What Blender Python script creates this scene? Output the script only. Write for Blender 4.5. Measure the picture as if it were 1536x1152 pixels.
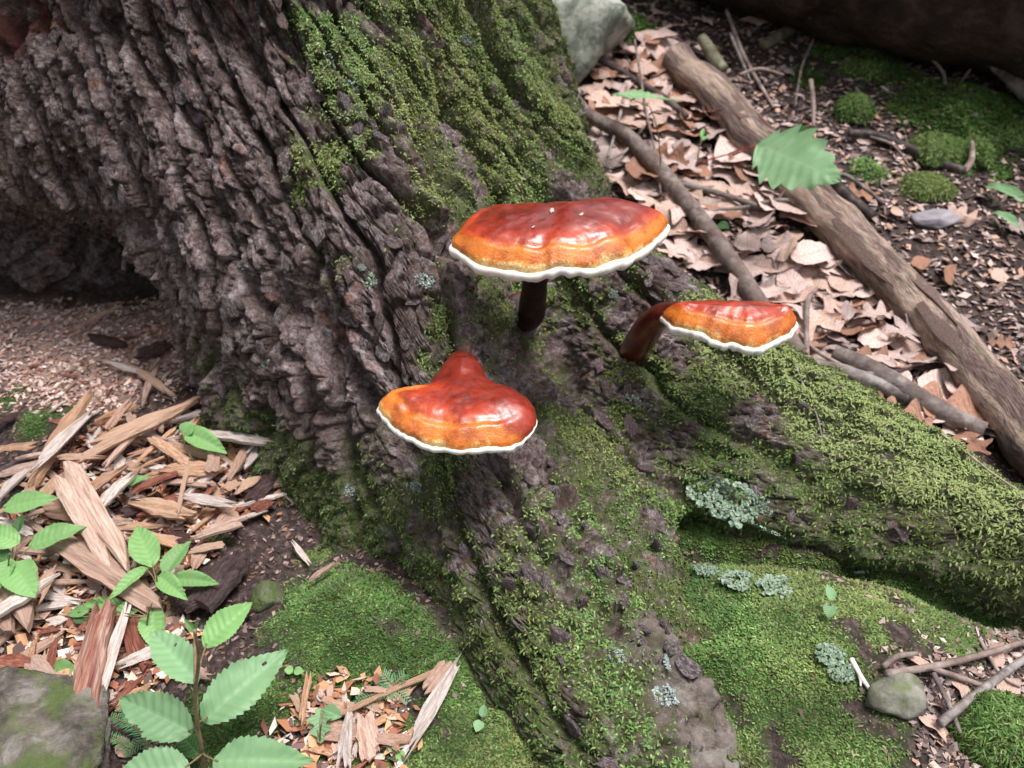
import bpy, math, random
import numpy as np
from mathutils import Vector, Matrix, Quaternion
from mathutils.bvhtree import BVHTree

random.seed(7)
rng = np.random.default_rng(7)
for o in list(bpy.data.objects):
    bpy.data.objects.remove(o)
SC = bpy.context.scene
COL = SC.collection
R = math.radians

# ------------------------------------------------------------------ camera
CAM_H, PITCH, FPX = 0.60, R(35), 1205.0
cam_d = bpy.data.cameras.new('camera')
cam = bpy.data.objects.new('camera', cam_d)
COL.objects.link(cam)
cam.location = (0, 0, CAM_H)
cam.rotation_euler = (R(90) - PITCH, 0, 0)
cam_d.sensor_width = 36
cam_d.lens = FPX / 1536 * 36
cam_d.clip_start = 0.01
cam_d.clip_end = 200
cam_d.dof.use_dof = True
cam_d.dof.focus_distance = 0.66
cam_d.dof.aperture_fstop = 7.5
SC.camera = cam

# ------------------------------------------------------------------ sky and sun
SUN_EL, SUN_AZ = R(75), R(8)          # azimuth measured from +X towards the camera side
W = bpy.data.worlds.new('World')
SC.world = W
W.use_nodes = True
nt = W.node_tree
bg = nt.nodes['Background']
sky = nt.nodes.new('ShaderNodeTexSky')
sky.sky_type = 'NISHITA'
sky.sun_disc = False
sky.sun_elevation = SUN_EL
sky.sun_rotation = R(90) + SUN_AZ
sky.air_density = 1.0
sky.dust_density = 4.0
sky.ozone_density = 0.6
hs = nt.nodes.new('ShaderNodeHueSaturation')      # thin even cloud: a paler sky
hs.inputs['Saturation'].default_value = 0.30
nt.links.new(sky.outputs['Color'], hs.inputs['Color'])
nt.links.new(hs.outputs['Color'], bg.inputs['Color'])
bg.inputs['Strength'].default_value = 0.05

sun_d = bpy.data.lights.new('sun', 'SUN')
sun_d.energy = 1.5
sun_d.angle = R(24)
sun_d.color = (1.0, 0.95, 0.94)
sun = bpy.data.objects.new('sun', sun_d)
COL.objects.link(sun)
sdir = Vector((math.cos(SUN_EL) * math.cos(SUN_AZ), -math.cos(SUN_EL) * math.sin(SUN_AZ), math.sin(SUN_EL)))
sun.rotation_euler = sdir.to_track_quat('Z', 'Y').to_euler()
sun.location = sdir * 4

SC.view_settings.view_transform = 'Standard'
SC.view_settings.look = 'None'
SC.view_settings.exposure = 1.6
SC.view_settings.gamma = 1.0
SC.view_settings.use_curve_mapping = False
SC.cycles.use_denoising = True
SC.cycles.max_bounces = 6

# ------------------------------------------------------------------ picture rays
CP, SP = math.cos(PITCH), math.sin(PITCH)
ORG = np.array([0.0, 0.0, CAM_H])

def ray(px, py):
    u = (px - 768) / FPX
    v = (576 - py) / FPX
    return np.array([u, CP + v * SP, -SP + v * CP])

def at_z(px, py, z):
    d = ray(px, py)
    return ORG + d * ((z - CAM_H) / d[2])

def at_t(px, py, t):
    return ORG + ray(px, py) * t

def project(p):
    x, y, z = p[0], p[1], p[2] - CAM_H
    dep = y * CP - z * SP
    return 768 + x / dep * FPX, 576 - (y * SP + z * CP) / dep * FPX

# ------------------------------------------------------------------ noise
def _h(ix, iy, iz, seed):
    n = (ix.astype(np.uint32) * np.uint32(374761393) + iy.astype(np.uint32) * np.uint32(668265263)
         + iz.astype(np.uint32) * np.uint32(2147483647) + np.uint32((seed * 144665) & 0xffffffff))
    n = (n ^ (n >> np.uint32(13))) * np.uint32(1274126177)
    n = (n ^ (n >> np.uint32(15))) * np.uint32(2246822519)
    n = n ^ (n >> np.uint32(16))
    return n.astype(np.float32) / np.float32(4294967295.0)

def vnoise(p, seed=0):
    """value noise, -1..1; p is (N,3)"""
    p = np.asarray(p, dtype=np.float32)
    i = np.floor(p).astype(np.int64)
    f = p - i
    f = f * f * (3 - 2 * f)
    x, y, z = i[:, 0], i[:, 1], i[:, 2]
    out = 0
    for dx in (0, 1):
        wx = f[:, 0] if dx else 1 - f[:, 0]
        for dy in (0, 1):
            wy = f[:, 1] if dy else 1 - f[:, 1]
            for dz in (0, 1):
                wz = f[:, 2] if dz else 1 - f[:, 2]
                out = out + _h(x + dx, y + dy, z + dz, seed) * (wx * wy * wz)
    return out * 2 - 1

def fbm(p, octaves=3, seed=0, gain=0.5, lac=2.03):
    p = np.asarray(p, dtype=np.float32)
    a, s, tot = 1.0, 0.0, 0.0
    for k in range(octaves):
        s = s + a * vnoise(p, seed + k * 17)
        tot += a
        p = p * lac + 11.3
        a *= gain
    return s / tot

def n1(x, y=0.0, z=0.0, seed=0):
    return float(vnoise(np.array([[x, y, z]]), seed)[0])

def voronoi(u, v, seed=0, jit=0.85):
    """2-D cells, unit size: F1, F2, cell hash, offset to the nearest centre"""
    iu, iv = np.floor(u).astype(np.int64), np.floor(v).astype(np.int64)
    f1 = np.full(u.shape, 9.0, np.float32); f2 = f1.copy()
    cid = np.zeros(u.shape, np.float32); du = cid.copy(); dv = cid.copy()
    zz = np.zeros_like(iu)
    for a in (-1, 0, 1):
        for b in (-1, 0, 1):
            cu, cv = iu + a, iv + b
            pu = cu + 0.5 + (_h(cu, cv, zz, seed) - 0.5) * jit
            pv = cv + 0.5 + (_h(cu, cv, zz, seed + 5) - 0.5) * jit
            ou, ov = (u - pu).astype(np.float32), (v - pv).astype(np.float32)
            d = np.sqrt(ou * ou + ov * ov)
            near = d < f1
            f2 = np.where(near, f1, np.minimum(f2, d))
            f1 = np.where(near, d, f1)
            cid = np.where(near, _h(cu, cv, zz, seed + 9), cid)
            du = np.where(near, ou, du); dv = np.where(near, ov, dv)
    return f1, f2, cid, du, dv

def sstep(a, b, x):
    t = np.clip((x - a) / (b - a), 0, 1)
    return t * t * (3 - 2 * t)

def pchip(xk, yk, x):
    """monotone cubic; yk may be (n, m) for m curves"""
    xk = np.asarray(xk, float); yk = np.asarray(yk, float)
    one = yk.ndim == 1
    if one: yk = yk[:, None]
    h = np.diff(xk)[:, None]; dl = np.diff(yk, axis=0) / h
    m = np.zeros_like(yk)
    m[0] = dl[0]; m[-1] = dl[-1]
    w1 = 2 * h[1:] + h[:-1]; w2 = h[1:] + 2 * h[:-1]
    ok = dl[:-1] * dl[1:] > 0
    with np.errstate(divide='ignore', invalid='ignore'):
        hm = (w1 + w2) / (w1 / dl[:-1] + w2 / dl[1:])
    m[1:-1] = np.where(ok, hm, 0)
    k = np.clip(np.searchsorted(xk, x) - 1, 0, len(xk) - 2)
    hh = h[k]; t = ((x - xk[k])[:, None]) / hh
    t2, t3 = t * t, t * t * t
    y = yk[k] * (2*t3 - 3*t2 + 1) + hh * m[k] * (t3 - 2*t2 + t) + yk[k+1] * (-2*t3 + 3*t2) + hh * m[k+1] * (t3 - t2)
    return y[:, 0] if one else y

# ------------------------------------------------------------------ meshes and tags
def mesh_np(name, V, F, mat=None, smooth=True, attrs=None, cols=None):
    me = bpy.data.meshes.new(name)
    V = np.asarray(V, np.float32); F = np.asarray(F, np.int32)
    n, k = F.shape
    me.vertices.add(len(V)); me.vertices.foreach_set('co', V.ravel())
    me.loops.add(n * k); me.loops.foreach_set('vertex_index', F.ravel())
    me.polygons.add(n)
    me.polygons.foreach_set('loop_start', np.arange(0, n * k, k, dtype=np.int32))
    try:
        me.polygons.foreach_set('loop_total', np.full(n, k, np.int32))
    except Exception:
        pass
    me.polygons.foreach_set('use_smooth', np.full(n, smooth, bool))
    me.update(calc_edges=True)
    for key, val in (attrs or {}).items():
        a = me.attributes.new(key, 'FLOAT', 'POINT'); a.data.foreach_set('value', np.asarray(val, np.float32).ravel())
    for key, val in (cols or {}).items():
        val = np.asarray(val, np.float32)
        if val.shape[1] == 3: val = np.hstack([val, np.ones((len(val), 1), np.float32)])
        a = me.attributes.new(key, 'FLOAT_COLOR', 'POINT'); a.data.foreach_set('color', val.ravel())
    if mat: me.materials.append(mat)
    return me

def obj(name, me, parent=None, label=None, cat=None, group=None, kind=None):
    o = bpy.data.objects.new(name, me)
    COL.objects.link(o)
    if parent: o.parent = parent
    if label: o['label'] = label
    if cat: o['category'] = cat
    if group: o['group'] = group
    if kind: o['kind'] = kind
    return o

def thing(name, label, cat, loc=(0, 0, 0), group=None):
    o = obj(name, None, None, label, cat, group)
    o.location = loc
    o.empty_display_size = 0.02
    return o

def grid_faces(nr, nc, wrap=False):
    r = np.arange(nr - 1)[:, None]; c = np.arange(nc if wrap else nc - 1)[None, :]
    c2 = (c + 1) % nc
    a = r * nc + c; b = r * nc + c2; d = (r + 1) * nc + c; e = (r + 1) * nc + c2
    return np.stack([a, b, e, d], -1).reshape(-1, 4)

def vnormals(P):
    """normals of a (nr,nc,3) grid"""
    du = np.gradient(P, axis=1); dv = np.gradient(P, axis=0)
    n = np.cross(du, dv)
    return n / np.maximum(np.linalg.norm(n, axis=-1, keepdims=True), 1e-12)

def unit(v):
    v = np.asarray(v, float)
    return v / max(np.linalg.norm(v), 1e-9)

def basis(x, zhint):
    """4x4 with X along x and Z near zhint"""
    x = unit(x); z = np.asarray(zhint, float); z = unit(z - x * np.dot(x, z)); y = np.cross(z, x)
    m = np.eye(4); m[:3, 0] = x; m[:3, 1] = y; m[:3, 2] = z
    return m

# ------------------------------------------------------------------ materials
def new_mat(name):
    m = bpy.data.materials.new(name); m.use_nodes = True
    t = m.node_tree
    return m, t, t.nodes['Principled BSDF']

def N(t, kind, **kw):
    n = t.nodes.new(kind)
    for k, v in kw.items():
        if k in n.inputs: n.inputs[k].default_value = v
        else: setattr(n, k, v)
    return n

def noise(t, scale, detail=4, rough=0.55, vec=None, dist=0.0):
    n = N(t, 'ShaderNodeTexNoise')
    n.inputs['Scale'].default_value = scale; n.inputs['Detail'].default_value = detail
    n.inputs['Roughness'].default_value = rough; n.inputs['Distortion'].default_value = dist
    if vec is not None: t.links.new(vec, n.inputs['Vector'])
    return n.outputs['Fac']

def ramp(t, fac, stops, interp='LINEAR'):
    r = N(t, 'ShaderNodeValToRGB')
    r.color_ramp.interpolation = interp
    e = r.color_ramp.elements
    while len(e) < len(stops): e.new(0.5)
    for q, (p, c) in zip(e, stops):
        q.position = p; q.color = (*c, 1) if len(c) == 3 else c
    t.links.new(fac, r.inputs['Fac'])
    return r.outputs['Color']

def mix(t, fac, a, b, mode='MIX'):
    m = N(t, 'ShaderNodeMix', data_type='RGBA', blend_type=mode)
    for sock, val in ((m.inputs[0], fac), (m.inputs[6], a), (m.inputs[7], b)):
        if isinstance(val, (int, float)): sock.default_value = val
        elif isinstance(val, tuple): sock.default_value = (*val, 1)
        else: t.links.new(val, sock)
    return m.outputs[2]

def math_n(t, op, a, b=None, clamp=False):
    m = N(t, 'ShaderNodeMath', operation=op, use_clamp=clamp)
    for i, v in enumerate((a, b)):
        if v is None: continue
        if isinstance(v, (int, float)): m.inputs[i].default_value = v
        else: t.links.new(v, m.inputs[i])
    return m.outputs[0]

def attr(t, name, out='Fac'):
    return N(t, 'ShaderNodeAttribute', attribute_name=name).outputs[out]

def rnd(t):
    return N(t, 'ShaderNodeObjectInfo').outputs['Random']

def geo_pos(t):
    return N(t, 'ShaderNodeNewGeometry').outputs['Position']

def obj_co(t):
    """object coordinates shifted by the object's own random number"""
    c = N(t, 'ShaderNodeTexCoord').outputs['Object']
    a = N(t, 'ShaderNodeVectorMath', operation='ADD')
    t.links.new(c, a.inputs[0])
    s = N(t, 'ShaderNodeVectorMath', operation='SCALE'); s.inputs[0].default_value = (3.1, 5.7, 4.3)
    t.links.new(rnd(t), s.inputs['Scale']); t.links.new(s.outputs[0], a.inputs[1])
    return a.outputs[0]

def scaled(t, vec, sc):
    m = N(t, 'ShaderNodeMapping'); m.inputs['Scale'].default_value = sc
    t.links.new(vec, m.inputs['Vector'])
    return m.outputs[0]

def bump(t, bsdf, h, strength=0.5, dist=0.002):
    b = N(t, 'ShaderNodeBump'); b.inputs['Strength'].default_value = strength; b.inputs['Distance'].default_value = dist
    t.links.new(h, b.inputs['Height']); t.links.new(b.outputs[0], bsdf.inputs['Normal'])

def mat_bark():
    m, t, b = new_mat('hemlock_bark')
    p = geo_pos(t)
    n_a = noise(t, 150, 8, 0.78, p, 0.6); n_b = noise(t, 38, 5, 0.65, p, 0.3)
    base = ramp(t, math_n(t, 'ADD', math_n(t, 'MULTIPLY', n_a, .68), math_n(t, 'MULTIPLY', n_b, .32)), [(0.395, (0.034, 0.023, 0.020)), (0.450, (0.104, 0.072, 0.062)), (0.50, (0.190, 0.145, 0.134)), (0.55, (0.29, 0.245, 0.243)), (0.625, (0.50, 0.455, 0.46))])
    warm = ramp(t, attr(t, 'plate'), [(0.0, (0.52, 0.43, 0.38)), (0.4, (0.92, 0.85, 0.83)), (0.65, (1.05, 1.02, 1.04)), (0.85, (1.45, 1.40, 1.46)), (1.0, (1.15, 0.82, 0.70))])
    c = mix(t, 1.0, base, warm, 'MULTIPLY')
    red = ramp(t, noise(t, 9, 3, 0.5, p), [(0.56, (0, 0, 0)), (0.68, (1, 1, 1))])
    c = mix(t, math_n(t, 'MULTIPLY', red, 0.45), c, (0.115, 0.062, 0.045))
    # lichen specks: small dust and larger crust
    l1 = ramp(t, noise(t, 120, 4, 0.6, p), [(0.62, (0, 0, 0)), (0.68, (1, 1, 1))])
    l2 = ramp(t, noise(t, 14, 4, 0.6, p), [(0.50, (0, 0, 0)), (0.62, (1, 1, 1))])
    lich = math_n(t, 'MULTIPLY', l1, l2)
    c = mix(t, math_n(t, 'MULTIPLY', lich, 0.8), c, (0.30, 0.37, 0.35))
    # a film of green on the mossy side
    mo = attr(t, 'moss')
    film = math_n(t, 'MULTIPLY', ramp(t, mo, [(.10, (0, 0, 0)), (.42, (1, 1, 1))]), ramp(t, noise(t, 90, 6, 0.7, p), [(0.36, (0, 0, 0)), (0.50, (1, 1, 1))]))
    c = mix(t, math_n(t, 'MULTIPLY', film, 0.92), c, ramp(t, noise(t, 170, 6, .7, p), [(.32, (.026, .036, .010)), (.5, (.090, .125, .028)), (.66, (.20, .24, .07))]))
    c = mix(t, attr(t, 'smoothroot'), c, ramp(t, noise(t, 40, 5, 0.6, p), [(0.36, (0.13, 0.12, 0.07)), (0.48, (0.27, 0.225, 0.19)), (0.56, (0.36, 0.31, 0.27)), (0.66, (0.46, 0.43, 0.38))]))
    c = mix(t, attr(t, 'rawwood'), c, ramp(t, noise(t, 60, 4, 0.6, p), [(0.3, (0.05, 0.014, 0.010)), (0.55, (0.15, 0.045, 0.03)), (0.8, (0.36, 0.17, 0.10))]))
    t.links.new(c, b.inputs['Base Color'])
    b.inputs['Roughness'].default_value = 0.72
    b.inputs['Specular IOR Level'].default_value = 0.45
    h = math_n(t, 'ADD', math_n(t, 'MULTIPLY', noise(t, 320, 5, 0.7, p), .6), n_a)
    bump(t, b, h, 1.0, 0.0060)
    return m

def mat_vcol(name, rough=0.7, spec=0.3, sub=0.0, bscale=None, bstr=0.4, trans=0.0):
    """colour comes from the piece's own colour attribute"""
    m, t, b = new_mat(name)
    c = attr(t, 'col', 'Color')
    t.links.new(c, b.inputs['Base Color'])
    b.inputs['Roughness'].default_value = rough; b.inputs['Specular IOR Level'].default_value = spec
    if bscale: bump(t, b, noise(t, bscale, 4, 0.6, geo_pos(t)), bstr, 0.002)
    if trans:
        tr = N(t, 'ShaderNodeBsdfTranslucent'); t.links.new(c, tr.inputs['Color'])
        mx = N(t, 'ShaderNodeMixShader'); mx.inputs[0].default_value = trans
        t.links.new(b.outputs[0], mx.inputs[1]); t.links.new(tr.outputs[0], mx.inputs[2])
        t.links.new(mx.outputs[0], t.nodes['Material Output'].inputs['Surface'])
    return m

def mat_noise(name, stops, scale, stretch=(1, 1, 1), rough=0.75, bstr=0.5, bdist=0.002, bscale=None, vary=0.35, spec=0.3, extra=None, hue=None):
    """mottled solid stuff in object space; each copy slightly lighter or darker"""
    m, t, b = new_mat(name)
    co = scaled(t, obj_co(t), stretch)
    f = math_n(t, 'ADD', math_n(t, 'MULTIPLY', math_n(t, 'SUBTRACT', noise(t, scale, 7, 0.66, co, 0.3), .5), 1.6), .5)
    c = ramp(t, f, stops)
    if vary:
        v = N(t, 'ShaderNodeMapRange'); v.inputs['To Min'].default_value = 1 - vary; v.inputs['To Max'].default_value = 1 + vary
        t.links.new(rnd(t), v.inputs['Value'])
        cc = N(t, 'ShaderNodeCombineColor')
        for i in range(3): t.links.new(v.outputs[0], cc.inputs[i])
        c = mix(t, 1.0, c, cc.outputs[0], 'MULTIPLY')
    if extra:
        for (sc, lo, hi, colr, k) in extra:
            q = ramp(t, noise(t, sc, 4, 0.6, co), [(lo, (0, 0, 0)), (hi, (1, 1, 1))])
            c = mix(t, math_n(t, 'MULTIPLY', q, k), c, colr)
    if hue:
        q = math_n(t, 'FRACT', math_n(t, 'MULTIPLY', rnd(t), 7.31))
        c = mix(t, math_n(t, 'MULTIPLY', q, hue[1]), c, hue[0])
    t.links.new(c, b.inputs['Base Color'])
    b.inputs['Roughness'].default_value = rough; b.inputs['Specular IOR Level'].default_value = spec
    bump(t, b, noise(t, bscale or scale * 2, 5, 0.65, co), bstr, bdist)
    return m
# ================================================================== THE GROUND'S SHAPE
BUMPS = []          # (x, y, radius, height)

def g0(x, y):
    x = np.asarray(x, float); y = np.asarray(y, float)
    k = 11.0
    z = 0.31 * np.logaddexp(0, (y - 0.80) * k) / k
    z = z + 0.055 * np.exp(-((x - 0.27) / 0.12) ** 2 - ((y - 0.43) / 0.14) ** 2)      # moss between the two roots
    tt = np.clip(((x - .20) * .967 - (y - .545) * .255), -.06, .34); dd = np.hypot(x - .20 - tt * .967, y - .545 + tt * .255)
    z = z - 0.022 * np.exp(-(dd / .014) ** 2)                                            # hollow line under the right root
    z = z + 0.030 * np.exp(-((x + 0.40) / 0.16) ** 2 - ((y - 0.72) / 0.10) ** 2)      # heap of chips
    z = z + 0.020 * np.exp(-((x + 0.55) / 0.18) ** 2 - ((y - 0.90) / 0.08) ** 2)      # sawdust under the hollow
    z = z - 0.070 * np.exp(-((x + 0.62) / 0.13) ** 2 - ((y - 1.06) / 0.08) ** 2)      # the burrow itself
    z = z + 0.018 * np.exp(-((x + 0.14) / 0.10) ** 2 - ((y - 0.47) / 0.08) ** 2)
    return z

def ground(x, y):
    x = np.asarray(x, float); y = np.asarray(y, float)
    z = g0(x, y)
    q = np.stack([x.ravel(), y.ravel(), np.zeros(x.size)], 1)
    z = z + (0.011 * fbm(q * 9, 3, 3) + 0.0035 * fbm(q * 55, 2, 8)).reshape(x.shape)
    for (bx, by, br, bh) in BUMPS:
        d2 = ((x - bx) ** 2 + (y - by) ** 2) / br ** 2
        z = z + bh * np.exp(-d2 * 1.6)
    return z

def on_ground(px, py, gf=None, lift=0.0):
    d = ray(px, py); t = np.arange(0.25, 5.0, 0.0015)
    P = ORG + d[None, :] * t[:, None]
    below = P[:, 2] < (gf or ground)(P[:, 0], P[:, 1]) + lift
    return P[np.argmax(below)]

# moss humps in the litter
for (px, py, r, h) in [(1400, 175, .10, .03), (1490, 195, .10, .03), (1300, 95, .09, .03), (1330, 130, .06, .02), (1430, 215, .05, .025),
                       (1300, 265, .04, .012), (500, 905, .05, .012), (560, 935, .045, .012), (50, 640, .04, .012), (330, 1090, .05, .012),
                       (930, 40, .06, .02), (1520, 930, .03, .02)]:
    q = on_ground(px, py, g0)
    BUMPS.append((q[0], q[1], r, h))

# ================================================================== THE TREE
TC = np.array([-0.33, 1.20])
ZL = [3.2, 1.7, .9, .6, .46, .38, .32, .26, .23, .20, .175, .15, .12, .10, .07, .04, .0, -.06, -.15]
#       3.2  1.7  .9   .6   .46  .38  .32  .26  .23  .20  .175 .15  .12  .10  .07  .04  .0   -.06 -.15
PROF = {
 -180: [.31, .33, .36, .38, .42, .46, .49, .52, .54, .56, .58, .60, .62, .64, .67, .70, .74, .80, .86],
 -165: [.31, .33, .36, .38, .41, .44, .465, .495, .51, .52, .53, .54, .55, .56, .58, .60, .63, .68, .74],
 -154: [.31, .33, .36, .38, .40, .43, .465, .49, .495, .475, .42, .36, .31, .27, .26, .26, .26, .26, .26],
 -142: [.31, .33, .36, .375, .39, .42, .45, .465, .44, .37, .31, .28, .25, .23, .22, .22, .22, .22, .22],
 -128: [.31, .33, .36, .37, .38, .405, .43, .435, .40, .345, .29, .265, .245, .225, .22, .22, .22, .22, .22],
 -116: [.31, .33, .355, .365, .375, .395, .41, .405, .37, .33, .295, .28, .26, .245, .24, .24, .24, .24, .24],
 -107: [.31, .33, .355, .36, .37, .385, .395, .39, .375, .355, .34, .335, .325, .325, .32, .32, .32, .32, .32],
  -99: [.31, .33, .35, .36, .372, .39, .405, .415, .42, .42, .42, .415, .41, .41, .405, .40, .40, .40, .40],
  -90: [.31, .33, .35, .36, .375, .40, .425, .445, .455, .462, .468, .473, .48, .483, .488, .492, .497, .505, .51],
  -80: [.31, .33, .35, .36, .380, .42, .46, .495, .512, .527, .538, .548, .558, .565, .575, .585, .597, .612, .63],
  -72: [.31, .33, .35, .36, .385, .44, .50, .555, .578, .60, .618, .635, .655, .667, .685, .70, .72, .75, .79],
  -64: [.31, .33, .35, .36, .388, .455, .53, .595, .622, .648, .675, .705, .750, .785, .86, .95, 1.06, 1.16, 1.28],
  -60: [.31, .33, .35, .36, .386, .45, .52, .58, .607, .632, .658, .688, .74, .785, .87, .96, 1.06, 1.14, 1.24],
  -56: [.31, .33, .35, .36, .383, .433, .490, .540, .56, .578, .596, .615, .65, .685, .765, .86, .95, 1.0, 1.04],
  -51: [.31, .33, .35, .36, .380, .420, .462, .500, .515, .53, .548, .568, .60, .635, .71, .80, .775, .75, .73],
  -46: [.31, .33, .35, .36, .377, .416, .456, .505, .533, .565, .60, .648, .725, .80, .885, .94, .91, .88, .86],
-42.5: [.31, .33, .35, .36, .374, .412, .455, .525, .57, .63, .685, .745, .855, .965, 1.04, 1.07, 1.04, 1.02, 1.0],
-39.5: [.31, .33, .35, .36, .372, .408, .45, .53, .585, .65, .71, .775, .90, 1.05, 1.22, 1.36, 1.5, 1.62, 1.72],
-36.5: [.31, .33, .35, .36, .370, .402, .44, .51, .56, .615, .665, .72, .82, .92, 1.02, 1.08, 1.12, 1.16, 1.2],
  -31: [.31, .33, .345, .35, .360, .405, .445, .49, .51, .53, .555, .585, .63, .665, .71, .74, .77, .80, .82],
  -22: [.31, .325, .335, .34, .352, .395, .43, .458, .47, .48, .487, .492, .497, .495, .507, .517, .53, .545, .56],
   -8: [.31, .32, .33, .335, .350, .38, .405, .427, .436, .443, .448, .452, .456, .459, .458, .465, .475, .485, .495],
   20: [.31, .32, .33, .335, .35, .37, .38, .39, .395, .40, .405, .41, .415, .42, .425, .43, .44, .45, .46],
   70: [.31, .33, .35, .355, .36, .37, .38, .39, .395, .40, .405, .41, .415, .42, .425, .43, .44, .45, .46],
  130: [.31, .33, .355, .36, .365, .375, .39, .41, .42, .43, .44, .45, .46, .465, .475, .485, .50, .515, .53],
}

def seg(a, b, step):
    return np.arange(R(a), R(b), step)

def build_trunk():
    th = np.concatenate([seg(-180, -165, .02), seg(-165, -75, .0042), seg(-75, -30, .0027), seg(-30, 14, .0042), seg(14, 180, .035)])
    keys = sorted(PROF)
    tk = np.array([k - 360 for k in keys[-3:]] + keys + [k + 360 for k in keys[:3]], float)
    tab = np.array([PROF[k] for k in keys[-3:]] + [PROF[k] for k in keys] + [PROF[k] for k in keys[:3]])
    r_th = pchip(R(1) * tk, tab, th)                     # (nth, nz)
    zl = np.array(ZL[::-1]); zf = np.concatenate([np.linspace(-.15, .62, 2400), np.linspace(.63, 3.2, 300)])
    rf = pchip(zl, r_th[:, ::-1].T, zf)                  # (nzf, nth)
    nrow = 540
    nth = len(th)
    Rr = np.zeros((nrow, nth)); Zr = np.zeros((nrow, nth)); Sr = np.zeros((nrow, nth))
    i46 = np.argmin(abs(zf - .46))
    for j in range(nth):
        r, z = rf[::-1, j], zf[::-1]
        ds = np.hypot(np.diff(r), np.diff(z))
        s = np.concatenate([[0], np.cumsum(ds)])
        w = np.interp(z[1:], [-.15, -.05, -.01, .5, .62, .75, 3.2], [.15, .2, 1, 1, .6, .12, .05])
        w = w * np.interp(r[1:], [0, 1.15, 1.35, 2], [1, 1, .3, .15])
        c = np.concatenate([[0], np.cumsum(ds * w)])
        q = np.interp(np.linspace(0, c[-1], nrow), c, s)
        Rr[:, j] = np.interp(q, s, r); Zr[:, j] = np.interp(q, s, z)
        Sr[:, j] = q - s[len(zf) - 1 - i46]
    T = np.broadcast_to(th, Rr.shape)
    # the grain swings a little as it climbs
    X = TC[0] + Rr * np.cos(T); Y = TC[1] + Rr * np.sin(T)
    P = np.stack([X, Y, Zr], -1)
    nr = vnormals(P)
    rad = np.stack([np.cos(T), np.sin(T), np.zeros_like(T) + .2], -1)
    nr *= np.sign((nr * rad).sum(-1, keepdims=True) + 1e-9)
    flat = P.reshape(-1, 3)
    low = fbm(flat * 7, 3, 21).reshape(T.shape)
    # ---- bark
    v = Sr.ravel(); u = (T * 0.52).ravel() - .36 * np.clip(v, -.6, .25); rr = Rr.ravel()
    q2 = np.stack([u * 9, v * 6, np.zeros_like(u)], 1)
    wu = u + 0.016 * fbm(q2, 3, 31) + 0.004 * vnoise(q2 * 5, 33)
    wv = v + 0.03 * fbm(q2 + 40, 2, 32)
    # long ridges between fissures
    f1, f2, cid, du, dv = voronoi(wu / .040, wv / .34, 41)
    e = f2 - f1
    ridge = sstep(0.0, .26, e)
    fade = 1 - sstep(.62, .95, rr) * .65                    # bark is thinner out on the roots
    damp_low = np.where((flat[:, 2] < .06), .55, 1.0)
    h = (ridge - 1) * .026 * fade * damp_low
    h += (cid - .5) * .017 * ridge * fade
    # plates that break the ridges up
    f1b, f2b, cb, dub, dvb = voronoi(wu / .0155 + 3, wv / .034, 51)
    eb = f2b - f1b
    fine = sstep(.55, .8, rr)
    f1c, f2c, cc, duc, dvc = voronoi(wu / .0095 + 7, wv / .024, 61)
    ec = f2c - f1c
    hb = (sstep(.0, .13, eb) - 1) * .0065 + (cb - .5) * .0065 + dvb * .0065 * (cb > .35) + dub * .003
    hc = (sstep(.0, .13, ec) - 1) * .0055 + (cc - .5) * .0075 + dvc * .0060 * (cc > .45)
    h += (hb * (1 - fine) + hc * fine) * (.55 + .45 * ridge)
    # flakes on the plates
    f1d, f2d, cd, dud, dvd = voronoi(wu / .0060 + 11 + .4 * vnoise(flat * 160, 3), wv / .0125 + .4 * vnoise(flat * 160, 4), 71)
    h += ((cd - .5) * .0022 + dvd * .0036 * (cd > .25) + dud * .0018 + (sstep(0, .12, f2d - f1d) - 1) * .0010)
    h += (.0018 + .002 * fine) * fbm(flat * 60, 3, 81) + .0014 * vnoise(flat * 210, 82) + .007 * fine * fbm(flat * 24, 2, 83)
    # the deep seams one can follow by eye
    for (a0, a1, z0, z1, dep, wid) in [(-60, -57, .36, -.05, .028, .010), (-70, -66, .24, .02, .018, .007), (-80, -72, .48, .20, .016, .008),
                                       (-54, -48, .45, .20, .018, .008), (-47, -42, .46, .25, .022, .010), (-40, -33, .46, .22, .022, .010),
                                       (-112, -82, .52, .06, .020, .006), (-126, -96, .52, .10, .020, .006), (-96, -72, .50, .05, .018, .006), (-140, -116, .55, .27, .022, .007), (-88, -68, .50, .16, .018, .006), (-30, -20, .46, .22, .018, .008)]:
        z = flat[:, 2]
        k = np.clip((z0 - z) / (z0 - z1), 0, 1)
        ac = R(1) * (a0 + (a1 - a0) * k) + .02 * vnoise(np.stack([z * 14, np.full_like(z, a0), z * 0], 1), 91)
        d = (T.ravel() - ac) * np.maximum(rr, .35)
        on = sstep(z1 - .03, z1 + .02, z) * (1 - sstep(z0 - .02, z0 + .06, z))
        h -= dep * np.exp(-(d / wid) ** 2) * on
    disp = low.ravel() * .013 + h
    P2 = flat + nr.reshape(-1, 3) * disp[:, None]
    plate = np.clip(.5 + .6 * ((cb * (1 - fine) + cc * fine) - .5) + .65 * (cd - .5), 0, 1)
    F = grid_faces(nrow, nth, wrap=True)
    return P2, F, nr.reshape(-1, 3), T.ravel(), v, rr, plate, ridge, nrow, nth, h

TV, TF, TN, TT, TS, TR, TPL, TRIDGE, NROW, NTH, TH = build_trunk()

# coarse copy for finding where things touch the bark
_sub = TV.reshape(NROW, NTH, 3)[::3, ::3]
_cf = grid_faces(_sub.shape[0], _sub.shape[1])
TREE_BVH = BVHTree.FromPolygons([tuple(p) for p in _sub.reshape(-1, 3).tolist()], _cf.tolist())

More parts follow.
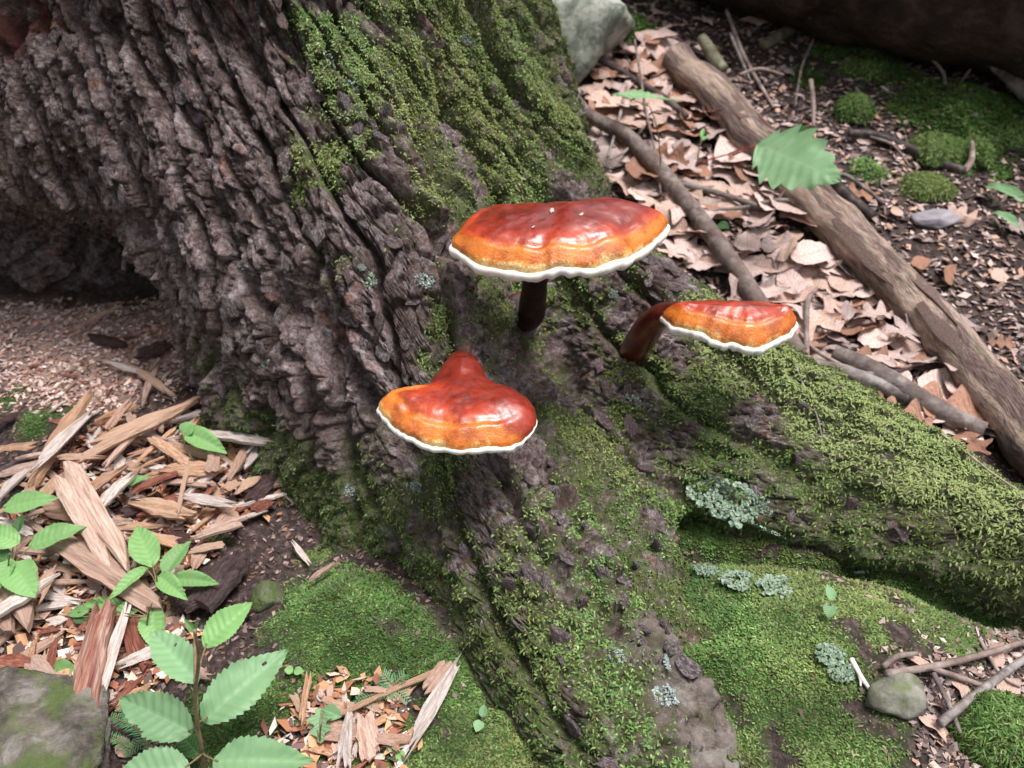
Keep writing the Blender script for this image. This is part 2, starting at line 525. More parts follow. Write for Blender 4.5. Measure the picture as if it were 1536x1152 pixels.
def on_tree(px, py):
    d = ray(px, py)
    loc, nrm, idx, dist = TREE_BVH.ray_cast(Vector(ORG), Vector(d).normalized(), 4.0)
    if loc is None: return None, None
    n = np.array(nrm)
    if np.dot(n, d) > 0: n = -n
    return np.array(loc), n

def surf(px, py):
    a, n = on_tree(px, py); b = on_ground(px, py)
    if a is not None and np.linalg.norm(a - ORG) < np.linalg.norm(b - ORG): return a, n
    return b, gnormal(b[0], b[1])

def gnormal(x, y):
    e = .012
    zx = float(g0(x + e, y) - g0(x - e, y)) / (2 * e); zy = float(g0(x, y + e) - g0(x, y - e)) / (2 * e)
    return unit((-zx, -zy, 1))

# faces hidden deep underground or high above are kept coarse already; where is the bark buried?
TBUR = TV[:, 2] - g0(TV[:, 0], TV[:, 1])

def blob(pts, V):
    """soft mask around world points [(p, radius)]"""
    m = np.zeros(len(V))
    for p, r in pts:
        m = np.maximum(m, 1 - sstep(.55, 1.15, np.linalg.norm(V - p, axis=1) / r))
    return m

_deg = np.degrees(TT)
nz1 = fbm(TV * 16, 3, 101); nz2 = fbm(TV * 45, 3, 102)
west = sstep(-78, -62, _deg + 9 * nz1) * (1 - sstep(30, 60, _deg))       # moss keeps to one side
wet = sstep(-100, -84, _deg + 7 * nz1) * (1 - sstep(.02, .15, TBUR)) * (1 - sstep(30, 60, _deg))
MOSS = np.clip(west * (.30 + .80 * nz1 + .75 * nz2 + .26 * sstep(-55, -40, _deg) + .16 * sstep(.28, .4, TV[:, 2])), 0, 1)
rootb = sstep(-46, -41, _deg + 2 * nz1) * (1 - sstep(-34, -28, _deg)) * sstep(.62, .72, TR + .06 * nz1)
MOSS = np.maximum(MOSS, rootb * np.clip(.85 + .5 * nz2, 0, 1))
MOSS = np.maximum(MOSS, wet * np.clip(.55 + .7 * nz2 + .3 * nz1, 0, 1))
# bare bark between the caps, and the grey bald root
bare = 1.0 * blob([(on_tree(760, 560)[0], .07), (on_tree(800, 760)[0], .05), (on_tree(880, 540)[0], .05), (on_tree(940, 620)[0], .05), (on_tree(980, 680)[0], .05), (on_tree(1130, 620)[0], .035), (on_tree(780, 680)[0], .05)], TV) * sstep(-.2, .25, nz2)
bald = blob([(on_tree(1000, 960)[0], .034), (on_tree(1040, 1060)[0], .040), (on_tree(1085, 1130)[0], .035)], TV) * sstep(-.45, -.05, nz2 + .5 * nz1)
MOSS = np.clip(MOSS * (1 - bare * .85) * (1 - bald), 0, 1)
raw = blob([(on_tree(70, 20)[0], .035), (on_tree(20, 50)[0], .03), (on_tree(110, 40)[0], .02), (on_tree(425, 85)[0], .010)], TV) * sstep(-.25, .15, nz2)

M_BARK = mat_bark()
tree = thing('hemlock_tree', 'huge old conifer with deeply furrowed bark and moss covered flaring roots', 'tree', (TC[0], TC[1], 0))
loc_tree = np.array([TC[0], TC[1], 0])
me = mesh_np('trunk', TV - loc_tree, TF, M_BARK, True, {'moss': MOSS, 'plate': TPL, 'smoothroot': bald * .85, 'rawwood': raw})
obj('trunk', me, tree)

# ================================================================== THE GROUND
def axis(lo, a, b, hi, step, n):
    """dense from a to b, widening steps outside"""
    mid = np.arange(a, b, step)
    k = np.linspace(0, 1, n)[1:] ** 2.6
    return np.concatenate([(a - (a - lo) * k)[::-1], mid, b + (hi - b) * k])

gx = axis(-16, -.75, 1.15, 16, .0062, 26); gy = axis(-8, .22, 1.95, 24, .0062, 26)
GX, GY = np.meshgrid(gx, gy)
GZ = ground(GX, GY)
GV = np.stack([GX, GY, GZ], -1).reshape(-1, 3)
gq = np.stack([GV[:, 0], GV[:, 1], GV[:, 0] * 0], 1)
gn1, gn2 = fbm(gq * 14, 3, 111), fbm(gq * 60, 3, 112)

def gblob(pxs, V=GV):
    m = np.zeros(len(V))
    for px, py, r in pxs:
        p = on_ground(px, py, g0)
        m = np.maximum(m, 1 - sstep(.5, 1.15, np.hypot(V[:, 0] - p[0], V[:, 1] - p[1]) / r))
    return m

saw = gblob([(110, 520, .11), (180, 540, .10), (60, 470, .11), (215, 500, .06)]) * sstep(-.5, 0, gn2 + gn1 + .35)
MOSSPX = [(1390, 180, .075), (1440, 165, .06), (1490, 200, .10), (1535, 180, .09), (1290, 95, .06), (1330, 125, .07), (1420, 215, .055),
          (1370, 150, .06), (1300, 265, .035), (1250, 90, .06), (1220, 120, .05), (940, 45, .06), (1440, 250, .03), (1500, 260, .02)]
NEARPX = [(480, 890, .045), (530, 925, .055), (580, 960, .05), (450, 950, .04), (520, 980, .055), (640, 1010, .045), (60, 640, .028), (15, 600, .02), (95, 625, .02),
          (340, 1090, .045), (400, 1060, .035), (560, 1130, .06), (700, 1110, .06), (800, 1130, .05), (620, 1080, .05), (740, 1040, .05),
          (1150, 900, .06), (1220, 960, .06), (1120, 1000, .06), (1280, 920, .05), (1200, 1060, .07), (1330, 930, .05), (1090, 1080, .05), (1230, 1120, .07), (1400, 930, .05),
          (1040, 790, .03), (1080, 800, .035), (1120, 815, .035), (1170, 825, .035), (1220, 840, .035), (1290, 860, .04), (1360, 870, .04), (1020, 850, .04), (1020, 880, .04), (1050, 930, .045), (1080, 980, .05), (1110, 1040, .05), (1070, 850, .04), (1120, 860, .05), (1200, 890, .05), (1150, 1140, .05), (1450, 900, .05), (1520, 920, .04), (1330, 1080, .03), (470, 830, .02), (320, 815, .012)]
gmoss = np.maximum(gblob(MOSSPX) * sstep(-.35, .1, gn2 + .6 * gn1 + .15), gblob(NEARPX) * sstep(-.45, .10, 1.4 * gn2 + 1.0 * gn1 + .40))

def mat_ground():
    m, t, b = new_mat('forest_soil')
    p = geo_pos(t)
    c = ramp(t, noise(t, 120, 6, 0.7, p), [(0.30, (0.020, 0.014, 0.012)), (0.5, (0.055, 0.038, 0.034)), (0.62, (0.12, 0.085, 0.078)), (0.78, (0.26, 0.19, 0.17))])
    c = mix(t, attr(t, 'saw'), c, ramp(t, noise(t, 150, 5, 0.65, p), [(0.28, (0.22, 0.13, 0.10)), (0.5, (0.42, 0.28, 0.23)), (0.72, (0.58, 0.42, 0.36))]))
    c = mix(t, math_n(t, 'MULTIPLY', attr(t, 'moss'), .9), c, ramp(t, noise(t, 90, 5, 0.65, p), [(0.3, (0.020, 0.035, 0.010)), (0.6, (0.05, 0.11, 0.022))]))
    t.links.new(c, b.inputs['Base Color'])
    b.inputs['Roughness'].default_value = .85; b.inputs['Specular IOR Level'].default_value = .25
    bump(t, b, noise(t, 220, 5, 0.7, p), 1.0, .004)
    return m

gme = mesh_np('ground', GV, grid_faces(len(gy), len(gx)), mat_ground(), True, {'saw': saw, 'moss': gmoss})
obj('ground', gme, kind='structure')
# ================================================================== MOSS
def fronds(base, nrm, length, width, col, droop=.35, spread=.9, seed=1):
    """bent two-joint blades: returns V, F, colours (4 triangles a frond)"""
    g = np.random.default_rng(seed)
    n = len(base)
    t = g.normal(size=(n, 3)); t -= nrm * (t * nrm).sum(1, keepdims=True)
    t /= np.maximum(np.linalg.norm(t, axis=1, keepdims=True), 1e-6)
    side = np.cross(nrm, t)
    d1 = nrm * (1 - .35 * spread) + t * spread * .6
    d2 = nrm * (.45 - .3 * spread) + t * spread + np.array([0, 0, -droop])
    d1 /= np.linalg.norm(d1, axis=1, keepdims=True); d2 /= np.linalg.norm(d2, axis=1, keepdims=True)
    L = (length * g.uniform(.55, 1.35, n))[:, None]; Wd = (width * g.uniform(.7, 1.3, n))[:, None] * .5
    b = base - nrm * .0012
    m = b + d1 * L * .5; e = m + d2 * L * .55
    V = np.stack([b - side * Wd * .7, b + side * Wd * .7, m - side * Wd, m + side * Wd, e - side * Wd * .35, e + side * Wd * .35], 1).reshape(-1, 3)
    k = np.arange(n)[:, None] * 6
    F = np.concatenate([k + np.array([0, 1, 3, 2]), k + np.array([2, 3, 5, 4])], 1).reshape(-1, 4)
    C = np.repeat(col, 6, 0)
    return V, F, C

def moss_cols(n, tone, seed=0):
    """tone 0 olive .. 1 fresh green; with brown and pale stragglers"""
    g = np.random.default_rng(seed)
    ol = np.array([.245, .270, .085]); gr = np.array([.130, .265, .065]); pal = np.array([.33, .42, .17]); br = np.array([.10, .075, .03])
    t = np.clip(tone + g.normal(0, .22, n), 0, 1)[:, None]
    c = ol * (1 - t) + gr * t
    q = g.random(n)[:, None]
    c = np.where(q < .10, pal, c); c = np.where(q > .93, br, c)
    return c * g.uniform(.55, 1.35, n)[:, None]

M_MOSS = mat_vcol('moss_fronds', .6, .25, trans=.22)

vis = (TBUR > -.01) & (TV[:, 2] < .75) & (_deg > -110) & (_deg < 30)
cell = np.clip(TR, .3, 1.2)                              # grid cells are wider far out
dens = MOSS * vis * cell * sstep(.14, .40, MOSS) * (1 - .45 * (TRIDGE < .3))
NFR = 225000
pick = rng.choice(len(TV), NFR, p=dens / dens.sum())
bp = TV[pick] + rng.normal(0, .0010, (NFR, 3))
tn = fbm(bp * 11, 2, 201) * .9
dg_ = np.degrees(TT[pick])
tone = np.clip(.42 + tn + .22 * (TV[pick, 2] < .12) - .25 * (rootb[pick] > .3) - .1 * (TV[pick, 2] > .3), 0, 1)
mc = moss_cols(NFR, tone, 5)
isb = (rootb[pick] > .35)[:, None]
mc = np.where(isb, mc * .45 + np.array([.34, .42, .16]) * .55 * rng.uniform(.7, 1.3, (NFR, 1)), mc)
Lm = np.where(isb[:, 0], .0046, .0036)
V, F, C = fronds(bp, TN[pick], Lm, .0014, mc, .45, .95, 11)
o = obj('moss', mesh_np('moss', V - loc_tree, F, M_MOSS, True, cols={'col': C}), tree, kind='stuff')

# moss on the ground
gden = gmoss * sstep(.2, .6, gmoss)
area = (np.gradient(gx)[None, :] * np.gradient(gy)[:, None]).ravel()
NG = 95000
near = GV[:, 1] < .75
wgt = gden * area * np.where(near, 1.0, .40)
pick = rng.choice(len(GV), NG, p=wgt / wgt.sum())
bp = GV[pick] + np.c_[rng.uniform(-.0065, .0065, (NG, 2)), np.zeros(NG)]
bp[:, 2] = ground(bp[:, 0], bp[:, 1])
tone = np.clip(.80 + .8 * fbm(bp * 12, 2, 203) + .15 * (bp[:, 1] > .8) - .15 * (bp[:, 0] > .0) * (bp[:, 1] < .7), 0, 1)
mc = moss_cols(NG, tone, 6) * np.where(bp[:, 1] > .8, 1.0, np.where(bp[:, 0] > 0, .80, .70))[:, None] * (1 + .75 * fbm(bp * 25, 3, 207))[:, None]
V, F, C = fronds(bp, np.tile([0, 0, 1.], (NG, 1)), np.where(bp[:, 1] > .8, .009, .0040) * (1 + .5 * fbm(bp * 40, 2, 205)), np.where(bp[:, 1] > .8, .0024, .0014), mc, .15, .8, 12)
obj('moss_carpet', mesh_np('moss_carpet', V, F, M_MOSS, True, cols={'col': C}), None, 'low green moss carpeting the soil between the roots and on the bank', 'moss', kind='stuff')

# ================================================================== BARK FLAKES (parts of the tree)
def flake_mesh(seed, mat, k=9, thick=.16):
    """a scale of bark, about 1 x 1: bevelled, curled, ragged outline"""
    g = np.random.default_rng(seed)
    a = np.linspace(0, 2 * np.pi, k, endpoint=False) + g.uniform(-.2, .2, k)
    rr = g.uniform(.48, 1.15, k)
    o = np.stack([np.cos(a) * rr * .5, np.sin(a) * rr * .5], 1)
    lift = g.uniform(-.05, .16)
    def lay(s, z): return np.c_[o * s, z + lift * (o[:, :1] * s * 2) + g.uniform(-.02, .02, (k, 1))]
    V = np.vstack([lay(.95, -.22), lay(1.0, thick * .5), lay(.72, thick), [[0.0, 0.0, thick * 1.05]]])
    F = []
    for i in range(k):
        j = (i + 1) % k
        F += [(i, j, k + j), (i, k + j, k + i), (k + i, k + j, 2 * k + j), (k + i, 2 * k + j, 2 * k + i), (2 * k + i, 2 * k + j, 3 * k)]
    return mesh_np('bark_flake', V, np.array(F), mat, False)

M_FLAKE = mat_noise('bark_flake', [(.36, (.11, .085, .082)), (.46, (.21, .172, .172)), (.55, (.32, .275, .28)), (.66, (.50, .45, .46))], 7, rough=.7, bstr=.8, bdist=.12, bscale=14, vary=.35,
                    extra=[(9, .60, .68, (.30, .36, .34), .6)], hue=((.27, .15, .135), .5))
FLAKES = [flake_mesh(300 + i, M_FLAKE) for i in range(14)]
cand = vis & (MOSS < .25) & (TRIDGE > .55) & (TBUR > .01) & (TV[:, 2] < .52) & (TN @ np.array([0, -.6, .3]) > -.1)
w = np.where(cand, np.where(_deg < -62, 1.0, .9) * (1 - .97 * np.clip(MOSS * 1.5, 0, 1)), 0) * cell
fl = rng.choice(np.nonzero(cand)[0], 290, replace=False, p=w[cand] / w[cand].sum())
for i, k in enumerate(fl):
    n = unit(TN[k] + rng.normal(0, .10, 3)); p = TV[k]
    # down the slope of the bark, plus the general slant of the grain
    dn = np.array([.38, 0, -1.0]); dn = unit(dn - n * np.dot(n, dn) + rng.normal(0, .16, 3))
    m = basis(dn, n)
    lx = rng.uniform(.012, .031); ly = lx * rng.uniform(.40, .75)
    mw = Matrix((m @ np.diag([lx, ly, rng.uniform(.007, .012), 1])).tolist()); mw.translation = Vector(p - loc_tree + n * .0004)
    f = obj('bark_flake', FLAKES[i % 14], tree); f.matrix_local = mw

# ================================================================== LICHEN (parts of the tree)
def lichen_mesh(seed, size, mat, n=110):
    """crust of little lobed leaves lying on one another"""
    g = np.random.default_rng(seed)
    V, F = [], []
    for i in range(n):
        rr = size * math.sqrt(g.random()) ; a = g.uniform(0, 6.283)
        cx, cy = rr * math.cos(a), rr * math.sin(a) * .8
        k = 7; b0 = len(V); s = size * g.uniform(.07, .15)
        V.append((cx, cy, .0010 + g.uniform(0, .0006)))
        for j in range(k):
            q = j / k * 6.283; e = s * g.uniform(.65, 1.15)
            V.append((cx + e * math.cos(q), cy + e * math.sin(q), g.uniform(-.0006, .0026)))
        for j in range(k): F.append((b0, b0 + 1 + j, b0 + 1 + (j + 1) % k))
    return mesh_np('lichen', np.array(V), np.array(F), mat, False)

M_LICH = mat_noise('lichen_crust', [(.3, (.24, .30, .27)), (.55, (.40, .48, .45)), (.75, (.58, .64, .62))], 240, rough=.9, bstr=.4, bdist=.001, vary=.12)
M_LICHG = mat_noise('green_lichen', [(.3, (.15, .22, .15)), (.55, (.27, .36, .26)), (.75, (.42, .50, .40))], 240, rough=.9, bstr=.4, bdist=.001, vary=.12)
for i, (px, py, s, mt) in enumerate([(637, 423, .0095, M_LICH), (540, 402, .004, M_LICH), (948, 600, .011, M_LICH), (997, 1045, .011, M_LICH), (998, 995, .008, M_LICH),
                                     (925, 985, .007, M_LICH), (1100, 755, .026, M_LICHG), (1145, 790, .022, M_LICHG), (1055, 740, .018, M_LICHG), (1085, 735, .018, M_LICHG), (1130, 760, .018, M_LICHG), (920, 440, .006, M_LICH),
                                     (520, 735, .008, M_LICH), (625, 730, .006, M_LICH), (1190, 830, .012, M_LICHG), (1240, 845, .010, M_LICHG),
                                     (1290, 855, .008, M_LICH), (500, 95, .012, M_LICH), (530, 130, .010, M_LICH), (550, 420, .010, M_LICHG), (365, 400, .006, M_LICH), (400, 545, .006, M_LICH), (700, 60, .007, M_LICH)]):
    p, n = on_tree(px, py)
    if p is None: continue
    m = basis(np.cross(n, [.3, .2, .9]), n)
    f = obj('lichen', lichen_mesh(400 + i, s, mt), tree)
    mw = Matrix(m.tolist()); mw.translation = Vector(p - loc_tree + n * .0015); f.matrix_local = mw
for i, (px, py, s, c_, n_) in enumerate([(840, 960, .034, .55, 2), (880, 790, .018, .6, 5), (905, 862, .020, .6, 7), (800, 800, .018, .7, 3), (765, 880, .022, .6, 8), (955, 850, .018, .5, 4), (1200, 690, .024, .7, 6), (935, 905, .018, .6, 9),
                                          (875, 905, .016, .7, 1), (820, 880, .020, .6, 0), (845, 1000, .020, .6, 10), (1205, 610, .02, .7, 11), (790, 270, .016, .5, 12), (655, 65, .026, .7, 2), (700, 830, .018, .6, 13), (600, 250, .022, .7, 5),
                                          (520, 160, .026, .6, 3), (580, 175, .026, .6, 9), (560, 190, .02, .6, 4), (835, 740, .016, .6, 8), (985, 820, .02, .5, 1), (860, 1090, .03, .6, 6), (1280, 760, .026, .6, 10), (1340, 800, .022, .6, 0)]):
    p, n = on_tree(px, py)
    if p is None: continue
    m = basis(unit(np.array([.35, 0, -1.0]) + rng.normal(0, .1, 3)), n) @ np.diag([s * 1.15, s * c_, .010, 1])
    mw = Matrix(m.tolist()); mw.translation = Vector(p - loc_tree + n * .0015)
    f = obj('bark_flake', FLAKES[n_], tree); f.matrix_local = mw
for i, (px, py, s, lab) in enumerate([(1170, 885, .02, 'broad pale lichen crust on the moss beside the two leaved sprout'), (1110, 875, .018, 'pale lichen crust on the moss tucked under the right root'), (1245, 985, .012, 'pale lichen crust touching the white forked splinter'),
                                      (1060, 860, .012, 'small pale lichen crust on the moss by the front root'), (1260, 1010, .011, 'small pale lichen crust between white splinter and angular stone')]):
    p, n = surf(px, py)
    o = obj('lichen_patch', lichen_mesh(440 + i, s, M_LICHG, 150), None, lab, 'lichen', 'lichen crusts on the moss')
    mw = Matrix(basis((1, 0, 0), n).tolist()); mw.translation = Vector(p + n * .003); o.matrix_world = mw
# ================================================================== THE THREE BRACKET FUNGI
def mat_cap():
    m, t, b = new_mat('lacquered_cap')
    p = geo_pos(t)
    r = math_n(t, 'ADD', attr(t, 'rad'), math_n(t, 'MULTIPLY', math_n(t, 'SUBTRACT', math_n(t, 'ADD', math_n(t, 'MULTIPLY', noise(t, 55, 6, .7, p, .5), .55), math_n(t, 'MULTIPLY', noise(t, 18, 3, .6, p), .45)), .5), .75))
    c = ramp(t, r, [(.0, (.19, .016, .007)), (.22, (.33, .030, .010)), (.48, (.41, .045, .012)), (.60, (.50, .085, .012)), (.70, (.68, .185, .018)), (.86, (.72, .20, .022)), (.93, (.66, .17, .020)), (.97, (.76, .34, .07)), (1.0, (.84, .58, .25))])
    dk = ramp(t, noise(t, 45, 6, .7, p), [(.38, (.62, .5, .5)), (.5, (1.0, .97, .95)), (.62, (1.2, 1.25, 1.2))])
    c = mix(t, 1.0, c, dk, 'MULTIPLY')
    t.links.new(c, b.inputs['Base Color'])
    b.inputs['Roughness'].default_value = .38
    b.inputs['Specular IOR Level'].default_value = .55
    b.inputs['Coat Weight'].default_value = .65
    b.inputs['Coat Roughness'].default_value = .22
    rim_ = ramp(t, attr(t, 'rad'), [(.5, (.15, .15, .15)), (.7, (1, 1, 1))])
    cr = N(t, 'ShaderNodeMapRange'); cr.inputs['From Min'].default_value = .35; cr.inputs['From Max'].default_value = .65; cr.inputs['To Min'].default_value = .14; cr.inputs['To Max'].default_value = .55
    t.links.new(noise(t, 70, 5, .65, p), cr.inputs['Value']); t.links.new(cr.outputs[0], b.inputs['Coat Roughness'])
    h = math_n(t, 'ADD', math_n(t, 'MULTIPLY', math_n(t, 'MULTIPLY', noise(t, 520, 4, .65, p), rim_), 1.3), noise(t, 130, 4, .6, p))
    bump(t, b, h, .5, .0012)
    return m

M_CAP = mat_cap()
M_RIM = mat_noise('white_margin', [(.3, (.72, .66, .56)), (.5, (.86, .83, .76)), (.8, (.92, .90, .86))], 90, rough=.75, bstr=.25, bdist=.001, vary=0)
M_PORE = mat_noise('pore_surface', [(.3, (.42, .33, .22)), (.6, (.62, .52, .38))], 120, rough=.9, bstr=.3, bdist=.001, vary=0)
M_STEM = mat_noise('lacquered_stem', [(.3, (.060, .006, .005)), (.55, (.15, .014, .008)), (.8, (.25, .03, .012))], 30, rough=.35, bstr=.3, bdist=.0015, vary=0, spec=.55)
M_STEM.node_tree.nodes['Principled BSDF'].inputs['Coat Weight'].default_value = .7
M_STEM.node_tree.nodes['Principled BSDF'].inputs['Coat Roughness'].default_value = .2

M_SHADESTEM = mat_noise('shaded_brown_stem', [(.3, (.018, .008, .007)), (.55, (.045, .016, .011)), (.8, (.09, .03, .018))], 40, rough=.6, bstr=.5, bdist=.002, vary=0)  # brown stem darkened in colour to carry the shade under the upper cap

def closed_curve(pts, n):
    """Catmull-Rom through closed points, resampled evenly"""
    p = np.asarray(pts, float); m = len(p); out = []
    for i in range(m):
        a, b, c, d = p[i - 1], p[i], p[(i + 1) % m], p[(i + 2) % m]
        for t in np.linspace(0, 1, 24, endpoint=False):
            out.append(.5 * (2 * b + (c - a) * t + (2 * a - 5 * b + 4 * c - d) * t * t + (3 * b - a - 3 * c + d) * t ** 3))
    out = np.array(out); q = np.vstack([out, out[:1]])
    s = np.concatenate([[0], np.cumsum(np.linalg.norm(np.diff(q, axis=0), axis=1))])
    u = np.linspace(0, s[-1], n, endpoint=False)
    return np.stack([np.interp(u, s, q[:, k]) for k in range(p.shape[1])], 1)

def tube(pts, rad, sides=12, sub=6, lump=.12, seed=0, flat=1.0, cap=True):
    """bent tapering tube through points (catmull), lumpy; returns V, F"""
    p = np.asarray(pts, float); rad = np.asarray(rad, float)
    n = len(p); t = np.linspace(0, n - 1, (n - 1) * sub + 1)
    ext = np.vstack([2 * p[0] - p[1], p, 2 * p[-1] - p[-2]])
    C = []
    for x in t:
        i = min(int(x), n - 2); f = x - i
        a, b, c, d = ext[i], ext[i + 1], ext[i + 2], ext[i + 3]
        C.append(.5 * (2 * b + (c - a) * f + (2 * a - 5 * b + 4 * c - d) * f * f + (3 * b - a - 3 * c + d) * f ** 3))
    C = np.array(C); rr = np.interp(t, np.arange(n), rad)
    T = np.gradient(C, axis=0); T /= np.linalg.norm(T, axis=1, keepdims=True)
    up = np.array([0, 0, 1.]) if abs(T[0, 2]) < .9 else np.array([1., 0, 0])
    V = []
    ang = np.linspace(0, 2 * np.pi, sides, endpoint=False)
    for i in range(len(C)):
        s_ = unit(np.cross(T[i], up)); up = np.cross(s_, T[i])
        ring = C[i] + rr[i] * (np.cos(ang)[:, None] * s_ + flat * np.sin(ang)[:, None] * up)
        V.append(ring)
    V = np.array(V); nr = V - C[:, None, :]
    sc = 1.0 / max(rad.max(), 1e-5)
    nn = fbm((V * sc * .55).reshape(-1, 3) + seed * 7.1, 3, seed).reshape(V.shape[:2])
    V = C[:, None, :] + nr * (1 + lump * nn[..., None] * 1.6)
    F = grid_faces(len(C), sides, wrap=True)
    Vf = V.reshape(-1, 3)
    if cap:
        Vf = np.vstack([Vf, C[:1] - T[:1] * rr[0] * .15, C[-1:] + T[-1:] * rr[-1] * .15])
        a, b = len(Vf) - 2, len(Vf) - 1; e = (len(C) - 1) * sides
        k = np.arange(sides); k2 = (k + 1) % sides
        F = np.vstack([F, np.stack([k2, k, np.full(sides, a), np.full(sides, a)], 1)[:, [0, 1, 2, 2]], np.stack([e + k, e + k2, np.full(sides, b), np.full(sides, b)], 1)])
    return Vf, F

def tri_quads(F):
    """quads with a doubled corner become triangles"""
    F = np.asarray(F); d = F[:, 2] == F[:, 3]
    return F[~d], F[d][:, :3]

def poly_mesh(name, V, F, mat, smooth=True):
    q, t = tri_quads(F)
    if len(t) == 0: return mesh_np(name, V, q, mat, smooth)
    tris = np.vstack([q[:, [0, 1, 2]], q[:, [0, 2, 3]], t])
    return mesh_np(name, V, tris, mat, smooth)

def fungus(label, outline, center_px, zc, tilt, H, wid, band, rimth, front, stem, seed, group, side_w=1.0):
    """outline: (px, py, back 0/1) on the picture, laid on the plane of the shelf at height zc"""
    c0 = at_z(center_px[0], center_px[1], zc)
    def plane(px, py, up):
        p = at_z(px, py, zc + up)
        return p[:2]
    pts = np.array([plane(px, py, up) for px, py, up in outline])
    NA = 300
    oc = closed_curve(pts, NA)
    g = np.random.default_rng(seed)
    cen = c0[:2]
    ang = np.arctan2(oc[:, 1] - cen[1], oc[:, 0] - cen[0])
    nrm2 = oc - cen; dist = np.linalg.norm(nrm2, axis=1, keepdims=True)
    wob = vnoise(np.c_[np.cos(ang) * 5, np.sin(ang) * 5, np.full(NA, seed)], seed) * .0016 + vnoise(np.c_[np.cos(ang) * 14, np.sin(ang) * 14, np.full(NA, seed)], seed + 1) * .0007
    oc = oc + nrm2 / dist * wob[:, None]
    # how much the growing margin shows round the outline (none at the neck)
    fm = np.interp(np.arange(NA) / NA * len(outline), np.arange(len(outline) + 1), list(front) + [front[0]])
    k = np.hanning(25); k /= k.sum(); fm = np.convolve(np.concatenate([fm[-12:], fm, fm[:12]]), k, 'valid')
    NR = 46
    s = 1 - (1 - np.linspace(0, 1, NR)) ** 1.35
    XY = cen + (oc[None] - cen) * s[:, None, None]
    flat = XY.reshape(-1, 2)
    d = np.full(len(flat), 9.0)
    for a in range(0, NA, 2):
        d = np.minimum(d, np.hypot(flat[:, 0] - oc[a, 0], flat[:, 1] - oc[a, 1]))
    d = d.reshape(NR, NA); d[-1] = 0
    q = np.clip(d / wid, 0, 1)
    dome = H * np.sqrt(1 - (1 - q) ** 2)
    p3 = np.c_[flat, np.full(len(flat), seed * .37)]
    lump = (.0038 * fbm(p3 * 36, 2, seed + 3) + .0008 * fbm(p3 * 130, 2, seed + 4)).reshape(NR, NA)
    ridge = .0016 * np.exp(-((d - band * .62) / (band * .22)) ** 2) - .0012 * np.exp(-((d - band * 1.1) / (band * .2)) ** 2)
    Z = dome + (lump + ridge * fm[None]) * sstep(0, .012, d)
    und = vnoise(np.c_[np.cos(ang) * 2.6, np.sin(ang) * 2.6, np.full(NA, seed + 9.)], seed + 7) * .0042      # the shelf's edge rides up and down
    Z = Z + und[None] * (s[:, None] ** 3)
    dx, dy = XY[..., 0] - cen[0], XY[..., 1] - cen[1]
    Z = Z + tilt[0] * dx + tilt[1] * dy
    V = np.concatenate([XY, (Z)[..., None]], -1)
    bw = side_w + (1 - side_w) * np.abs(np.sin(ang)) ** 1.5
    rad = (1 - np.clip(d / (band * 3.0 * bw[None]), 0, 1)) * fm[None]
    base = np.array([cen[0], cen[1], zc])
    root = thing('bracket_fungus', label, 'fungus', base, group)
    Vl = V.reshape(-1, 3) - np.array([cen[0], cen[1], 0])
    obj('cap', mesh_np('cap', Vl, grid_faces(NR, NA, True), M_CAP, True, {'rad': rad.ravel()}), root)
    # white growing margin: a rounded lip under the coloured edge
    out = (oc - cen) / np.linalg.norm(oc - cen, axis=1, keepdims=True)
    th = rimth * (.18 + .82 * fm) * (1 + .25 * vnoise(np.c_[np.cos(ang) * 9, np.sin(ang) * 9, np.full(NA, seed)], seed + 8))
    ze = V[-1, :, 2]
    ring = []
    for (ox, oz) in [(-.25, .06), (.10, .02), (.30, -.22), (.28, -.55), (.05, -.86), (-.5, -1.0), (-1.4, -.95)]:
        o2 = oc + out * (ox * th)[:, None]
        ring.append(np.c_[o2, ze + oz * th + .0005 * vnoise(np.c_[o2 * 300, np.full(NA, oz)], seed)])
    ring = np.array(ring) - np.array([cen[0], cen[1], 0])
    obj('margin', mesh_np('margin', ring.reshape(-1, 3), grid_faces(7, NA, True), M_RIM, True), root)
    # underside
    last = ring[-1]
    sl = np.linspace(1, 0, 10)
    U = np.concatenate([last[None] * np.r_[1, 1, 1] * 1.0 * np.ones((1, 1, 1))] + [np.concatenate([last[None, :, :2] * x, (last[None, :, 2:] * x + (1 - x) * (-rimth * 1.6) - .004 * math.sin(math.pi * x))], -1) for x in sl[1:]], 0)
    obj('pore_surface', mesh_np('pore_surface', U.reshape(-1, 3), grid_faces(10, NA, True)[:, ::-1], M_PORE, True), root)
    sp, sr = stem
    sv, sf = tube(np.array(sp) - base, sr, 20, 8, .10, seed, .85)
    obj('stem', poly_mesh('stem', sv, sf, M_CAP if seed == 33 else (M_SHADESTEM if seed == 21 else M_STEM)), root)
    return root, V + np.array([0, 0, zc])

G = 'glossy red bracket fungi on the trunk'
